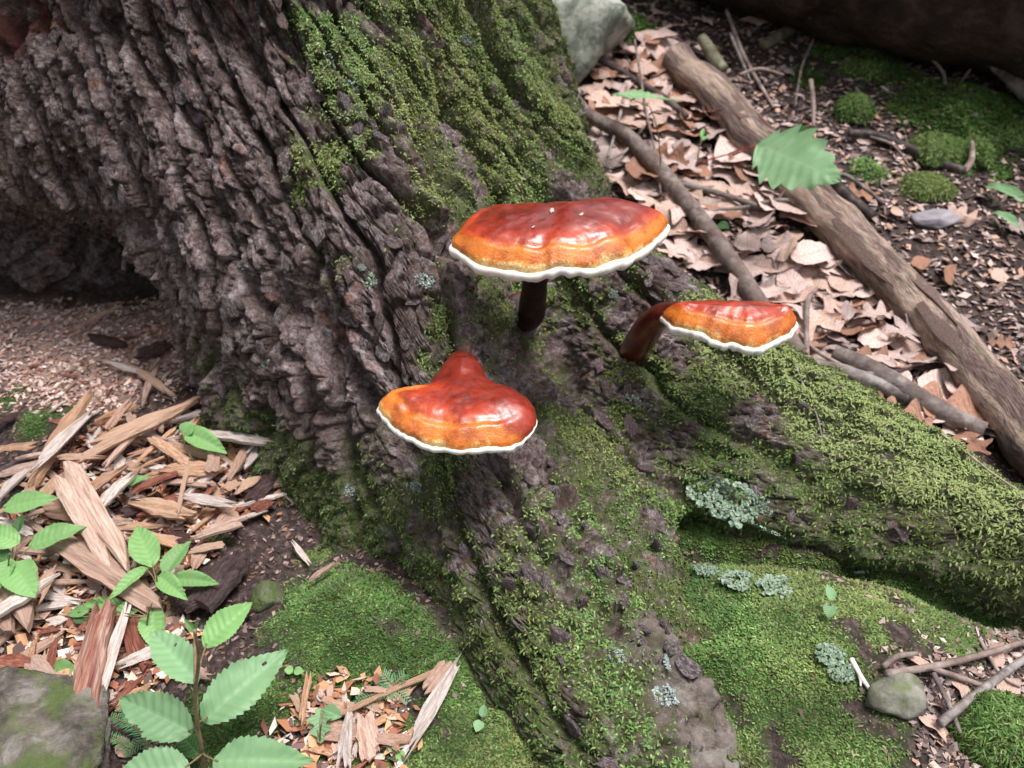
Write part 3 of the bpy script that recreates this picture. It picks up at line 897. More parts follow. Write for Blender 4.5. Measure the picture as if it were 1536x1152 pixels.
# upper, widest shelf
pa, na = on_tree(785, 470)
zc = .300
tr_, _ = on_tree(760, 330)
c1 = at_z(840, 352, zc)
F1, F1V = fungus('largest glossy red bracket fungus, widest cap, with wavy white rim and debris on top',
       [(679, 350, .004), (685, 370, 0), (712, 386, 0), (750, 395, 0), (800, 399, 0), (850, 400, 0), (895, 396, 0), (940, 383, 0), (977, 361, 0), (1000, 340, 0), (994, 325, .006),
        (965, 308, .010), (930, 297, .014), (890, 291, .018), (840, 297, .016), (780, 303, .014), (735, 308, .012), (702, 326, .008)],
       (838, 352), zc, (.02, .06), .025, .055, .0125, .0100, [1, 1, 1, 1, 1, 1, 1, 1, 1, 1, .9, .5, .2, 0, 0, 0, .1, .6],
       ([pa - na * .02, pa + na * .01, (pa + c1) / 2 + np.array([-.004, .004, -.004]), c1 + np.array([-.012, .012, -.008])], [.020, .015, .013, .008]), 21, G, .55)
# lower shelf with its neck
zc2 = .200
pb, nb = on_tree(694, 534)
c2 = at_z(690, 606, zc2)
nk = at_z(692, 545, zc2 + .004)
ndir = (nk - c2) / np.linalg.norm(nk - c2)
F2, F2V = fungus('fan shaped glossy red bracket fungus with broad orange band, topped by a short neck',
       [(570, 610, .002), (580, 629, 0), (604, 648, 0), (640, 661, 0), (690, 667, 0), (740, 664, 0), (775, 655, 0), (799, 640, 0), (804, 619, .002), (798, 600, .006), (778, 584, .008),
        (756, 578, .008), (742, 573, .008), (729, 560, .009), (722, 546, .010), (713, 536, .012), (693, 531, .012), (674, 536, .012), (665, 546, .010), (659, 560, .008), (643, 572, .008), (620, 582, .007), (588, 592, .005)],
       (692, 606), zc2, (0, .08), .019, .034, .0130, .0064, [1, 1, 1, 1, 1, 1, 1, 1, .9, .5, .15, 0, 0, 0, 0, 0, 0, 0, 0, 0, .1, .55, .95],
       ([nk + ndir * .055 + np.array([0, 0, -.060]), nk + ndir * .034 + np.array([0, 0, -.034]), nk + ndir * .012 + np.array([0, 0, -.010]), nk * .8 + c2 * .2 + np.array([0, 0, -.003]), c2 + np.array([0, 0, -.008])], [.0175, .0165, .0145, .012, .007]), 33, G)
# right shelf on its long stem
zc3 = .215
pc, nc_ = on_tree(948, 525)
c3 = at_z(1085, 486, zc3)
l3 = at_z(1008, 462, zc3 + .004)
F3, F3V = fungus('smaller glossy red bracket fungus reaching sideways on a long dark red stem',
       [(999, 476, .001), (1007, 486, 0), (1035, 496, 0), (1070, 505, 0), (1105, 511, 0), (1135, 514, 0), (1165, 506, 0), (1193, 491, 0), (1191, 474, .003), (1178, 462, .008), (1150, 451, .012),
        (1110, 446, .014), (1070, 443, .016), (1035, 446, .014), (1008, 455, .010), (996, 466, .005)],
       (1090, 482), zc3, (0, .10), .021, .036, .0120, .0088, [.9, 1, 1, 1, 1, 1, 1, 1, .9, .6, .35, .1, 0, 0, 0, .3],
       ([pc - nc_ * .02 + np.array([0, 0, -.005]), pc + nc_ * .012 + np.array([.008, -.004, .012]), l3 * .6 + pc * .4 + np.array([0, -.002, .010]), l3 + np.array([.012, 0, -.006]), c3 + np.array([-.01, 0, -.004])], [.0165, .0155, .0145, .013, .007]), 45, G, .7)

# crumbs lying on the upper cap
M_CRUMB = mat_noise('pale_crumb', [(.3, (.30, .24, .20)), (.7, (.62, .55, .50))], 200, rough=.9, bstr=.5, bdist=.001, vary=.15)
def cap_point(FV, px, py):
    flat = FV.reshape(-1, 3)
    q = np.array([project(p) for p in flat]); k = np.argmin(np.hypot(q[:, 0] - px, q[:, 1] - py))
    return flat[k]
for px, py, sz, lab in [(828, 316, .0075, 'torn pale shred of bark resting on the largest red cap'), (800, 342, .0035, 'tiny pale crumb resting on the largest red cap'),
                        (872, 322, .0055, 'narrow straw coloured husk resting on the largest red cap')]:
    fm_ = flake_mesh(int(px), M_CRUMB, 11, .3)
    o = obj('bark_crumb', fm_, None, lab, 'debris')
    p = cap_point(F1V, px, py)
    o.location = p + np.array([0, 0, .0006]); o.scale = (sz * 1.3, sz * .7, sz * .35); o.rotation_euler = (.06, -.05, px * .7)
# ================================================================== LOGS, STICKS, STONES
def ground_path(pts, lift):
    """picture points on the ground, raised by lift metres; (px, py[, extra lift])"""
    out = []
    for p in pts:
        q = on_ground(p[0], p[1], g0, lift + (p[2] if len(p) > 2 else 0))
        out.append(q)
    return np.array(out)

WOODTAN = [(.25, (.20, .115, .075)), (.5, (.40, .27, .20)), (.75, (.62, .48, .38))]
M_LOG = mat_noise('half_barked_log', [(.30, (.050, .028, .022)), (.46, (.115, .070, .052)), (.60, (.24, .16, .125)), (.76, (.46, .35, .28))], 9, (1, 1, 1), .75, .8, .006, 60, vary=.1,
                  extra=[(5, .56, .64, (.52, .38, .27), .75), (7, .60, .70, (.085, .10, .035), .6), (22, .62, .70, (.30, .09, .03), .5)])
M_GREY = mat_noise('grey_stick_bark', [(.3, (.085, .070, .066)), (.5, (.19, .165, .155)), (.72, (.32, .29, .275))], 45, rough=.75, bstr=.8, bdist=.003, vary=.3, hue=((.15, .09, .07), .5), extra=[(28, .55, .62, (.38, .36, .34), .6), (16, .58, .66, (.07, .045, .038), .6)])
M_DARK = mat_noise('dark_twig_bark', [(.3, (.022, .016, .016)), (.55, (.065, .048, .045)), (.8, (.17, .13, .12))], 60, rough=.6, bstr=.5, bdist=.002, vary=.3)
M_TWIG = mat_noise('dry_twig', [(.3, (.16, .115, .10)), (.55, (.27, .21, .185)), (.8, (.42, .35, .31))], 60, rough=.8, bstr=.4, bdist=.001, vary=.4)
M_PALE = mat_noise('bleached_wood', [(.3, (.50, .42, .38)), (.6, (.74, .69, .66)), (.8, (.86, .83, .80))], 50, rough=.8, bstr=.4, bdist=.001, vary=.1)
M_MSTICK = mat_noise('algae_wood', [(.3, (.085, .085, .05)), (.55, (.20, .20, .13)), (.8, (.34, .34, .24))], 40, rough=.85, bstr=.5, bdist=.002, vary=.15)
M_REDST = mat_noise('red_petiole', [(.3, (.26, .02, .02)), (.7, (.42, .06, .05))], 80, rough=.5, bstr=.1, bdist=.001, vary=0)
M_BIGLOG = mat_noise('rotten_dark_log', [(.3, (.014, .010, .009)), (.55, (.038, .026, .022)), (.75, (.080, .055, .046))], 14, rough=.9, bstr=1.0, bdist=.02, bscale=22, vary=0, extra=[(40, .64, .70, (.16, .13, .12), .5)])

def mat_logw():
    m, t, b = new_mat('weathered_log')
    cx = N(t, 'ShaderNodeCombineXYZ'); t.links.new(attr(t, 'al'), cx.inputs[0]); t.links.new(attr(t, 'ar'), cx.inputs[1]); t.links.new(attr(t, 'ac'), cx.inputs[2])
    v = cx.outputs[0]
    fib = scaled(t, v, (14, 9, 9))
    c = ramp(t, noise(t, 3, 5, .6, fib), [(.38, (.055, .030, .025)), (.5, (.15, .092, .078)), (.62, (.30, .215, .19))])
    bare = ramp(t, noise(t, 1.3, 7, .72, scaled(t, v, (3.2, .8, .8)), .2), [(.465, (0, 0, 0)), (.54, (1, 1, 1))])
    c = mix(t, math_n(t, 'MULTIPLY', bare, .9), c, ramp(t, noise(t, 4, 5, .6, fib), [(.38, (.30, .18, .13)), (.5, (.50, .36, .28)), (.62, (.72, .60, .51))]))
    gn = ramp(t, noise(t, 2.2, 4, .6, scaled(t, v, (4, 1.5, 1.5))), [(.57, (0, 0, 0)), (.66, (1, 1, 1))])
    c = mix(t, math_n(t, 'MULTIPLY', gn, .6), c, (.10, .11, .045))
    rd = ramp(t, noise(t, 3.4, 4, .6, scaled(t, v, (5, 2, 2))), [(.64, (0, 0, 0)), (.70, (1, 1, 1))])
    c = mix(t, math_n(t, 'MULTIPLY', rd, .7), c, (.33, .12, .045))
    t.links.new(c, b.inputs['Base Color']); b.inputs['Roughness'].default_value = .7
    h = math_n(t, 'ADD', math_n(t, 'MULTIPLY', bare, -.6), noise(t, 5, 5, .65, fib))
    bump(t, b, h, .8, .005)
    return m
M_LOGW = mat_logw()

def stick(name, label, cat, pts, rad, mat, lift=None, sides=9, sub=7, lump=.10, seed=0, group=None, parent=None):
    lift = rad[0] * .8 if lift is None else lift
    P = ground_path(pts, lift)
    rr = np.interp(np.linspace(0, 1, len(P)), np.linspace(0, 1, len(rad)), rad)
    c = P[0].copy()
    V, F = tube(P - c, rr, sides, sub, lump, seed)
    o = obj(name, poly_mesh(name, V, F, mat), parent, label, cat, group)
    o.location = c
    return o

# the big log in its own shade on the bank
A = np.array([0.03, 2.09, .61]); B = np.array([1.67, .93, .24])
Lp = [A + (B - A) * k for k in np.linspace(0, 1, 9)]
Lp = [p + np.array([0, 0, .02 * math.sin(i * 1.9)]) for i, p in enumerate(Lp)]
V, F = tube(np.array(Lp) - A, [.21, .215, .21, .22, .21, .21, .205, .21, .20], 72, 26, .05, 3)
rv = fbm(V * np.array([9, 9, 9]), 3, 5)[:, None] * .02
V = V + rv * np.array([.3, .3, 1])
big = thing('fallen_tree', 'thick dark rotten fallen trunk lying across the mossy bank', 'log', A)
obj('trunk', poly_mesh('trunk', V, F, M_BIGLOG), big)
# broken limbs it rests on
for px, py, hx, rr in [(1500, 95, .05, .012), (1536, 150, .05, .012)]:
    pass
stick('leaning_pole', 'grey pole leaning out from under the dark fallen trunk', 'branch', [(1470, 70, .10), (1510, 110, .06), (1550, 150, .03), (1620, 215, .01)], [.013, .014, .014], M_GREY, 0, seed=4)

# the long log beside the litter
lg = thing('fallen_log', 'long slender fallen log with bark peeling off the bare wood', 'log', on_ground(1020, 80, g0))
P = ground_path([(1015, 85), (1120, 195), (1235, 318), (1350, 435), (1440, 535), (1540, 655), (1640, 790)], .030)
c = np.array(lg.location)
V, F = tube(P - c, [.028, .031, .030, .031, .029, .028, .027], 40, 24, .06, 8)
dv = fbm(V * 30, 3, 12)[:, None]
V = V + np.sign(dv) * np.abs(dv) ** .7 * .004 * np.array([.4, .4, 1]) + fbm(V * 11, 2, 14)[:, None] * .007 * np.array([.5, .5, 1])
nl = (len(V) - 2) // 40
al = np.concatenate([np.repeat(np.arange(nl) / nl * 1.4, 40), [0, 1.4]]); ar = np.concatenate([np.tile(np.sin(np.arange(40) / 40 * 6.283), nl), [0, 0]]); ac_ = np.concatenate([np.tile(np.cos(np.arange(40) / 40 * 6.283), nl), [0, 0]])
lme = poly_mesh('trunk', V, F, M_LOGW)
for kk, vv in (('al', al), ('ar', ar), ('ac', ac_)):
    aa_ = lme.attributes.new(kk, 'FLOAT', 'POINT'); aa_.data.foreach_set('value', vv.astype(np.float32))
obj('trunk', lme, lg)
M_PEEL = mat_noise('peeling_bark', [(.3, (.10, .062, .050)), (.55, (.20, .135, .115)), (.8, (.34, .26, .24))], 40, rough=.7, bstr=.7, bdist=.003, vary=.3)
for i, (k, th_) in enumerate([(.30, .3), (.42, .9), (.55, .1), (.64, .7), (.20, .6), (.14, .4)]):
    x = k * (len(P) - 1); a = int(x); p = P[a] + (P[a + 1] - P[a]) * (x - a); d = unit(P[a + 1] - P[a])
    up = unit(np.cross(np.cross(d, [0, 0, 1]), d)); sd = np.cross(up, d)
    n = unit(up * math.cos(th_) - sd * math.sin(th_) * (1 if i % 2 else -1))
    f = obj('bark_strip', flake_mesh(500 + i, M_PEEL, 12, .10), lg)
    m = basis(d, n) @ np.diag([.17 - .012 * i, .024, .014, 1]); mw = Matrix(m.tolist()); mw.translation = Vector(p - c + n * .0295); f.matrix_local = mw
# stub of a second rotten limb under it
stick('rotten_limb', 'short mossy rotten limb tucked under the far end of the fallen log', 'branch', [(1050, 130), (1085, 165), (1115, 215), (1130, 235)], [.020, .024, .02], M_LOG, .012, seed=15)
stick('mossy_stick', 'green algae coated straight stick on the bank near the dark trunk', 'stick', [(1145, 68), (1185, 45), (1225, 22)], [.010, .012, .009], M_MSTICK, .012, seed=16)
stick('stub', 'short greenish stub standing behind the fallen log', 'stick', [(1052, 55, .03), (1070, 85, .01), (1085, 105, 0)], [.010, .012, .011], M_MSTICK, .01, seed=17)
# the grey sapling stick and others
stick('grey_stick', 'smooth long grey stick running beside the mossy trunk to the smallest fungus', 'stick', [(842, 118), (880, 170), (940, 205), (1000, 268), (1055, 335), (1105, 405), (1150, 470), (1200, 530)], [.0100, .0135, .013, .0115], M_GREY, .030, 12, seed=18)
stick('dark_branch', 'thin dark branch slanting down from the pale boulder', 'branch', [(800, 25, .02), (850, 62, .012), (905, 92), (955, 122), (1000, 150), (1030, 175)], [.0075, .008, .007, .005], M_DARK, .028, seed=19)
stick('lower_stick', 'brown stick with a cut end lying among leaves below the smallest fungus', 'stick', [(1250, 530), (1310, 555), (1365, 590), (1420, 622), (1475, 648)], [.011, .0125, .0125, .012], M_GREY, .024, 12, seed=20)
stick('grey_root_stick', 'long grey stick lying along the back of the mossy right root', 'stick', [(1165, 525), (1215, 545), (1280, 562), (1340, 588), (1362, 600)], [.0085, .009, .0085, .008], M_GREY, .022, seed=21)
stick('charred_stick', 'black charred curved stick lying in front of the moss cushions', 'stick', [(1272, 200), (1310, 203), (1360, 222), (1400, 243), (1448, 256)], [.006, .0085, .009, .0085, .006], M_DARK, .010, seed=22)
stick('upturned_twig', 'brown twig end turning up from the black charred stick', 'twig', [(1446, 257), (1457, 240, .012), (1458, 212, .030)], [.006, .005, .003], M_TWIG, .008, seed=23)
stick('short_grey_stick', 'short blackish grey stick resting against the middle of the fallen log', 'stick', [(1245, 268), (1275, 298), (1308, 326)], [.009, .010, .0095], M_DARK, .010, seed=24)
M_BARKPC = M_PEEL
# thin twigs
TW = [([(952, 60, .03), (960, 110, .02), (970, 170), (985, 240), (992, 300)], .0022, 'slim grey twig standing upright through the pink leaf litter'),
      ([(940, 130), (928, 180), (912, 235)], .0026, 'pale twig leaning on the grey stick by the trunk'),
      ([(965, 190), (940, 225), (915, 240)], .0024, 'forked twig lying across the grey stick'),
      ([(1040, 318), (1110, 312), (1170, 300), (1240, 308), (1290, 318)], .0030, 'long horizontal pale twig crossing the fallen log'),
      ([(1165, 302), (1178, 285, .01)], .0024, 'short side shoot on the twig that crosses the fallen log'),
      ([(1020, 275), (1060, 285), (1110, 300), (1140, 310)], .0048, 'brown stick half buried in leaves behind the grey stick'),
      ([(1090, 15, .02), (1110, 70, .02), (1130, 110), (1160, 160)], .0038, 'curved grey twig arching over soil behind the fallen log'),
      ([(1095, 50, .03), (1112, 90, .01), (1125, 120)], .0030, 'straight grey twig leaning on the arched twig'),
      ([(1110, 112), (1140, 103, .012), (1175, 112)], .0030, 'bent twig lying crosswise behind the fallen log'),
      ([(1220, 60, .02), (1203, 100, .01), (1192, 160)], .0024, 'thin reddish twig standing on the bank soil'),
      ([(1216, 120, .02), (1220, 160), (1220, 190)], .0042, 'stout brown twig standing on the bank soil'),
      ([(1395, 85, .03), (1415, 110, .02), (1418, 142)], .0030, 'bent brown twig rising from the bright moss'),
      ([(1430, 140), (1445, 118, .01), (1460, 98, .03)], .0030, 'straight brown twig leaning in the bright moss'),
      ([(1465, 80, .03), (1485, 107, .01)], .0018, 'short pale twig in the shade below the dark trunk'),
      ([(1380, 190), (1415, 178, .012), (1438, 195, .012), (1452, 235)], .0036, 'grey twig hooped over the bright moss'),
      ([(1232, 268), (1265, 262), (1300, 285), (1325, 305)], .0032, 'grey curved twig beside the middle of the fallen log'),
      ([(1305, 205), (1340, 218), (1365, 250)], .0022, 'thin grey twig below the black charred stick'),
      ([(1210, 560), (1212, 450), (1240, 440)], .0036, 'grey twig curving round the tip of the smallest cap'),
      ([(1200, 500), (1230, 530), (1300, 560), (1380, 545), (1420, 530)], .0028, 'wiry twig looping over the leaves below the fallen log'),
      ([(1350, 545), (1400, 560), (1440, 575)], .0024, 'thin olive twig ending near the fallen log'),
      ([(1410, 600), (1460, 612), (1490, 640)], .0030, 'dark twig under the fallen log'),
      ([(1445, 655), (1460, 680), (1475, 705)], .0024, 'short twig on soil below the brown stick'),
      ([(1330, 1010), (1400, 1000), (1480, 980), (1560, 955)], .0030, 'brown twig lying over the litter beside the mossy stone'),
      ([(1410, 1085), (1460, 1045), (1520, 1000), (1560, 975)], .0036, 'brown twig slanting across the litter near the moss cushion'),
      ([(1390, 1000), (1450, 1020), (1530, 1050)], .0024, 'thin grey twig crossing the slanting twig'),
      ([(1400, 1010), (1425, 1060), (1440, 1100)], .0022, 'thin dark twig beside the mossy stone'),
      ([(1470, 960), (1500, 1010), (1530, 1030)], .0018, 'wiry twig in the litter near the moss cushion'),
      ([(1325, 1000), (1345, 985), (1375, 980)], .0026, 'short twig touching the mossy stone'),
      ([(900, 10, .02), (925, 60), (945, 95)], .0042, 'dark twig leaning beside the pale boulder'),
      ([(880, 0, .02), (905, 40, .01), (930, 75)], .0030, 'thin grey twig leaning beside the pale boulder')]
for i, (pts, r, lab) in enumerate(TW):
    stick('twig', lab, 'twig', pts, [r, r, r * .7], [M_TWIG, M_GREY][i % 2], r * 1.4 + (.024 if pts[0][0] < 1420 and 40 < pts[0][1] < 620 and pts[-1][0] < 1430 else .006), 7, 6, .12, 40 + i, 'twigs scattered on the forest floor')
# twig and wiry root lying on the right root
def surf_stick(name, label, cat, pts, r, mat, seed):
    P = np.array([surf(px, py)[0] + surf(px, py)[1] * r * 1.3 for px, py in pts]); c = P[0].copy()
    V, F = tube(P - c, np.linspace(r, r * .6, len(P)), 7, 6, .1, seed)
    o = obj(name, poly_mesh(name, V, F, mat), None, label, cat); o.location = c
surf_stick('twig', 'thin grey twig lying on the green moss of the right root', 'twig', [(1192, 548), (1205, 585), (1225, 620), (1233, 655)], .0014, M_GREY, 71)
surf_stick('rootlet', 'pale wiry rootlet along the back of the mossy right root', 'root', [(1412, 652), (1450, 682), (1490, 712), (1530, 740)], .0013, M_TWIG, 72)
ws0 = surf(1275, 993)[0]
wsp = thing('white_splinter', 'bright white forked splinter on moss beside the angular stone', 'splinter', ws0)
for pts_, r_ in (([(1275, 993), (1290, 1020), (1305, 1043), (1314, 1064)], .0022), ([(1284, 1010), (1288, 1022), (1289, 1034)], .0016)):
    Pp = np.array([surf(*q)[0] + np.array([0, 0, .004]) for q in pts_]) - ws0
    V, F = tube(Pp, np.linspace(r_, r_ * .5, len(Pp)), 7, 6, .12, 73)
    obj('prong', poly_mesh('prong', V, F, M_PALE), wsp)

# stones
def stone(name, label, px, py, size, mat, seed, rot=0, sink=.35, sub=22, flat=False, where=None):
    th_ = np.linspace(0, np.pi, sub); ph = np.linspace(0, 2 * np.pi, sub * 2, endpoint=False)
    D = np.stack([np.sin(th_)[:, None] * np.cos(ph), np.sin(th_)[:, None] * np.sin(ph), np.cos(th_)[:, None] * np.ones_like(ph)], -1).reshape(-1, 3)
    g = np.random.default_rng(seed)
    r = np.ones(len(D))
    for k in range(15):                                   # chop facets off
        n = unit(g.normal(size=3)); c = g.uniform(.5, .82)
        q = D @ n; r = np.minimum(r, np.where(q > .05, c / np.maximum(q, .05), 9))
    r = r * 1.25 + .07 * fbm(D * 3, 3, seed) + .035 * fbm(D * 10, 3, seed + 1)
    V = D * r[:, None] * np.array(size)
    o = obj(name, mesh_np(name, V, grid_faces(sub, sub * 2, True), mat, True), None, label, 'stone')
    p = on_ground(px, py, g0) if where is None else where
    o.location = p + np.array([0, 0, size[2] * (1 - 2 * sink) ]); o.rotation_euler = (0, 0, rot)
    return o
M_ROCK = mat_noise('grey_rock', [(.38, (.13, .15, .115)), (.5, (.24, .26, .215)), (.62, (.36, .37, .32))], 30, rough=.85, bstr=.5, bdist=.004, bscale=70, vary=0)
M_MROCK = mat_noise('mossy_rock', [(.3, (.10, .10, .075)), (.55, (.19, .19, .15)), (.8, (.28, .27, .24))], 60, rough=.9, bstr=.6, bdist=.002, bscale=160, vary=0, extra=[(45, .48, .60, (.11, .16, .045), .8)])
M_SLATE = mat_noise('brown_slate', [(.3, (.050, .042, .036)), (.5, (.115, .10, .085)), (.7, (.22, .20, .175))], 45, rough=.8, bstr=1.0, bdist=.006, bscale=110, vary=.1, extra=[(14, .50, .58, (.08, .12, .03), .85), (9, .58, .64, (.23, .19, .16), .5)])
stone('boulder', 'pale grey green boulder half hidden behind the trunk', 850, 75, (.12, .16, .10), M_ROCK, 4, .3, .30)
stone('flat_stone', 'flat brown slate stone with a mossy edge below the long red plank', 40, 1120, (.075, .07, .028), M_SLATE, 5, .2, .25)
stone('slate_piece', 'second brown slate piece beside the end of the long red plank', 95, 1165, (.045, .04, .022), M_SLATE, 6, .9, .3)
stone('dark_pebble', 'small dark brown stone beside the green moss by the trunk', 398, 905, (.016, .014, .013), M_SLATE, 7, .3, .3)
stone('mossy_stone', 'small angular grey green stone by the white forked splinter', 1345, 1045, (.024, .017, .014), M_MROCK, 18, .4, .35)
stone('flat_pebble', 'flat grey pebble at the edge of the bright moss', 1520, 228, (.03, .02, .013), M_ROCK, 9, .4, .35)
stone('grey_slab', 'greyish flat stone sunk in soil near the round moss cushion', 1400, 335, (.035, .024, .012), mat_noise('violet_rock', [(.3, (.16, .15, .17)), (.7, (.33, .31, .33))], 30, vary=0), 10, .4, .35)

# moss cushions
def cushion(label, px, py, r, h, tone, seed, n=2600, ln=.007):
    g = np.random.default_rng(seed)
    c = on_ground(px, py, g0)
    nr_, na = 12, 28
    rr = np.linspace(0, 1, nr_); aa = np.linspace(0, 2 * np.pi, na, endpoint=False)
    edge = 1 + (.34 if r > .045 else .2) * vnoise(np.c_[np.cos(aa) * 2.2, np.sin(aa) * 2.2, np.full(na, seed)], seed)
    X = rr[:, None] * np.cos(aa) * edge * r; Y = rr[:, None] * np.sin(aa) * edge * r
    Z = h * np.sqrt(np.maximum(0, 1 - rr[:, None] ** 2)) + 0 * X - .006
    V = np.stack([X, Y, Z], -1).reshape(-1, 3); V[:, 2] += .004 * fbm(V * 60, 2, seed)
    root = thing('moss_cushion', label, 'moss', c)
    obj('cushion_base', mesh_np('cushion_base', V, grid_faces(nr_, na, True), mat_soft, True), root)
    k = g.choice(len(V), n); k = k[V[k, 2] > -.002]
    q = np.sqrt(g.random(len(k)))[:, None]; 
    a = g.uniform(0, 6.283, len(k)); e = np.interp(a, aa, edge)
    bx = q[:, 0] * np.cos(a) * e * r; by = q[:, 0] * np.sin(a) * e * r; bz = h * np.sqrt(1 - q[:, 0] ** 2 + 1e-6) - .006
    nn = np.c_[bx / r ** 2, by / r ** 2, np.maximum(bz, .002) / h ** 2]; nn /= np.linalg.norm(nn, axis=1, keepdims=True)
    FV, FF, FC = fronds(np.c_[bx, by, bz], nn, np.full(len(k), ln), ln * .2, moss_cols(len(k), np.full(len(k), tone), seed), .1, .65, seed)
    obj('fronds', mesh_np('fronds', FV, FF, M_MOSS, True, cols={'col': FC}), root, kind='stuff')
mat_soft = mat_noise('moss_core', [(.3, (.02, .035, .01)), (.7, (.05, .09, .02))], 60, vary=0)
cushion('round green moss cushion standing alone at the foot of the bank', 1278, 172, .034, .040, .85, 81)
cushion('low yellow green moss cushion in front of the charred stick', 1388, 282, .042, .026, .35, 82)
cushion('fluffy bright green moss cushion behind the charred stick', 1405, 225, .055, .032, .7, 83, 3500)
cushion('thick bright green moss cushion beside the slanting brown twig', 1500, 1105, .038, .035, .9, 84, 4200, .006)
cushion('tiny green moss tuft among the wood chips', 322, 818, .0105, .009, .8, 85, 900, .004)
cushion('broad bright green moss hummock under the dark fallen trunk', 1500, 190, .085, .026, .9, 86, 4500, .009)
cushion('ragged bright green moss hummock behind the bent brown twig', 1390, 165, .085, .022, .85, 87, 4500, .009)
cushion('dark green moss hummock high on the bank', 1300, 105, .07, .03, .75, 88, 3500, .009)
cushion('leafy green moss hummock between bank and charred stick', 1455, 225, .05, .03, .8, 89, 3200, .009)
# ================================================================== DEAD LEAVES
def mat_deadleaf(nm, tint):
    m, t, b = new_mat(nm)
    co = obj_co(t)
    c = ramp(t, noise(t, 30, 5, .6, co), [(.3, (.62, .56, .52)), (.5, (.92, .88, .86)), (.72, (1.12, 1.1, 1.1))])
    v = N(t, 'ShaderNodeValToRGB'); e = v.color_ramp.elements
    stops = [(0, tuple(x * .75 for x in tint)), (.5, tint), (1, tuple(x * 1.18 for x in tint))]
    while len(e) < len(stops): e.new(.5)
    for q, (p, cl) in zip(e, stops): q.position = p; q.color = (*cl, 1)
    t.links.new(rnd(t), v.inputs[0])
    c = mix(t, 1.0, c, v.outputs[0], 'MULTIPLY')
    ak = math_n(t, 'ABSOLUTE', attr(t, 'vk'))
    rib = math_n(t, 'LESS_THAN', ak, .05)
    ph = math_n(t, 'SINE', math_n(t, 'MULTIPLY', math_n(t, 'SUBTRACT', math_n(t, 'MULTIPLY', attr(t, 'vt'), 11.0), math_n(t, 'MULTIPLY', ak, 3.0)), 6.283))
    vein = math_n(t, 'MAXIMUM', rib, math_n(t, 'GREATER_THAN', ph, .93))
    c = mix(t, math_n(t, 'MULTIPLY', vein, .35), c, (.28, .16, .11))
    t.links.new(c, b.inputs['Base Color'])
    b.inputs['Roughness'].default_value = .6; b.inputs['Specular IOR Level'].default_value = .35
    h = math_n(t, 'ADD', math_n(t, 'MULTIPLY', ph, .3), noise(t, 90, 4, .6, co))
    bump(t, b, h, .5, .0015)
    return m

def leaf_sheet(outline, nt, nk, fold, curl, warp, seed, pleat=0.0, pn=9):
    """outline(t)->half width for unit length; returns V (unit long), vt, vk, F"""
    g = np.random.default_rng(seed)
    t = np.linspace(0, 1, nt); k = np.linspace(-1, 1, nk)
    wl = np.array([outline(x, -1) for x in t]); wr = np.array([outline(x, 1) for x in t])
    T, K = np.meshgrid(t, k, indexing='ij')
    Wd = np.where(K < 0, wl[:, None], wr[:, None])
    y = K * Wd
    z = fold * np.abs(y) + warp * fbm(np.c_[T.ravel() * 3, y.ravel() * 4, np.full(T.size, seed)], 3, seed).reshape(T.shape) * (.3 + np.abs(K))
    z = z + pleat * np.sin((T * pn - np.abs(K) * 1.1) * 6.283) * np.minimum(1, np.abs(K) * 3) * (1 - .5 * np.abs(K))
    x = T.copy()
    if abs(curl) > 1e-4:
        a = (T - .35) * curl
        x, z = np.sin(a) / curl + .35 - z * np.sin(a), (1 - np.cos(a)) / curl + z * np.cos(a)
    V = np.stack([x, y, z], -1).reshape(-1, 3)
    return V, T.ravel(), K.ravel(), grid_faces(nt, nk)

def oval(w, tooth=0.0, nt=14, tip=1.0):
    def f(t, s):
        b = w * (math.sin(math.pi * min(1, t ** .82 * 1.0)) ** .85) * (1 - .25 * t * tip) if 0 < t < 1 else 0
        if tooth: b *= 1 + tooth * ((t * nt * 1.0 + (.25 if s > 0 else 0)) % 1.0 - .5)
        return max(b, .004)
    return f

def lobed(w, n=4.0, depth=.4, ph=0.0):
    def f(t, s):
        b = w * math.sin(math.pi * min(1, t ** .7)) ** .7 if 0 < t < 1 else 0
        return max(.004, b * (1 - depth * .5 + depth * .5 * math.cos((t * n + (.15 if s > 0 else 0) + ph) * 6.283)))
    return f

TONES = [('pale pink', (.66, .515, .475)), ('tan', (.58, .42, .355)), ('rust brown', (.36, .195, .13)), ('greyish brown', (.43, .35, .335))]
M_DEADS = [mat_deadleaf(k.replace(' ', '_') + '_leaf', c) for k, c in TONES]
DEADS = []
for i in range(28):
    f = [oval(.27, .05), lobed(.36, 3.6, .75), oval(.32, .03), lobed(.42, 2.6, .8, .2)][i % 4]
    g = np.random.default_rng(600 + i)
    V, vt, vk, Fq = leaf_sheet(f, 26, 9, g.uniform(-.25, .45), g.uniform(-1.0, 1.2), g.uniform(.06, .16), 600 + i)
    DEADS.append(mesh_np('dead_leaf', V - np.array([.5, 0, 0]), Fq, M_DEADS[(i // 4) % 4 if i < 16 else (i // 4) % 2], True, {'vt': vt, 'vk': vk}))

def in_poly(x, y, poly):
    c = False; j = len(poly) - 1
    for i in range(len(poly)):
        xi, yi = poly[i]; xj, yj = poly[j]
        if (yi > y) != (yj > y) and x < (xj - xi) * (y - yi) / (yj - yi) + xi: c = not c
        j = i
    return c

def lay(o, px, py, size, yaw, tilt, lift, seed, squash=1.0):
    g = np.random.default_rng(seed)
    p = on_ground(px, py, g0)
    return lay_at(o, p, size, yaw, tilt, lift, g, squash)

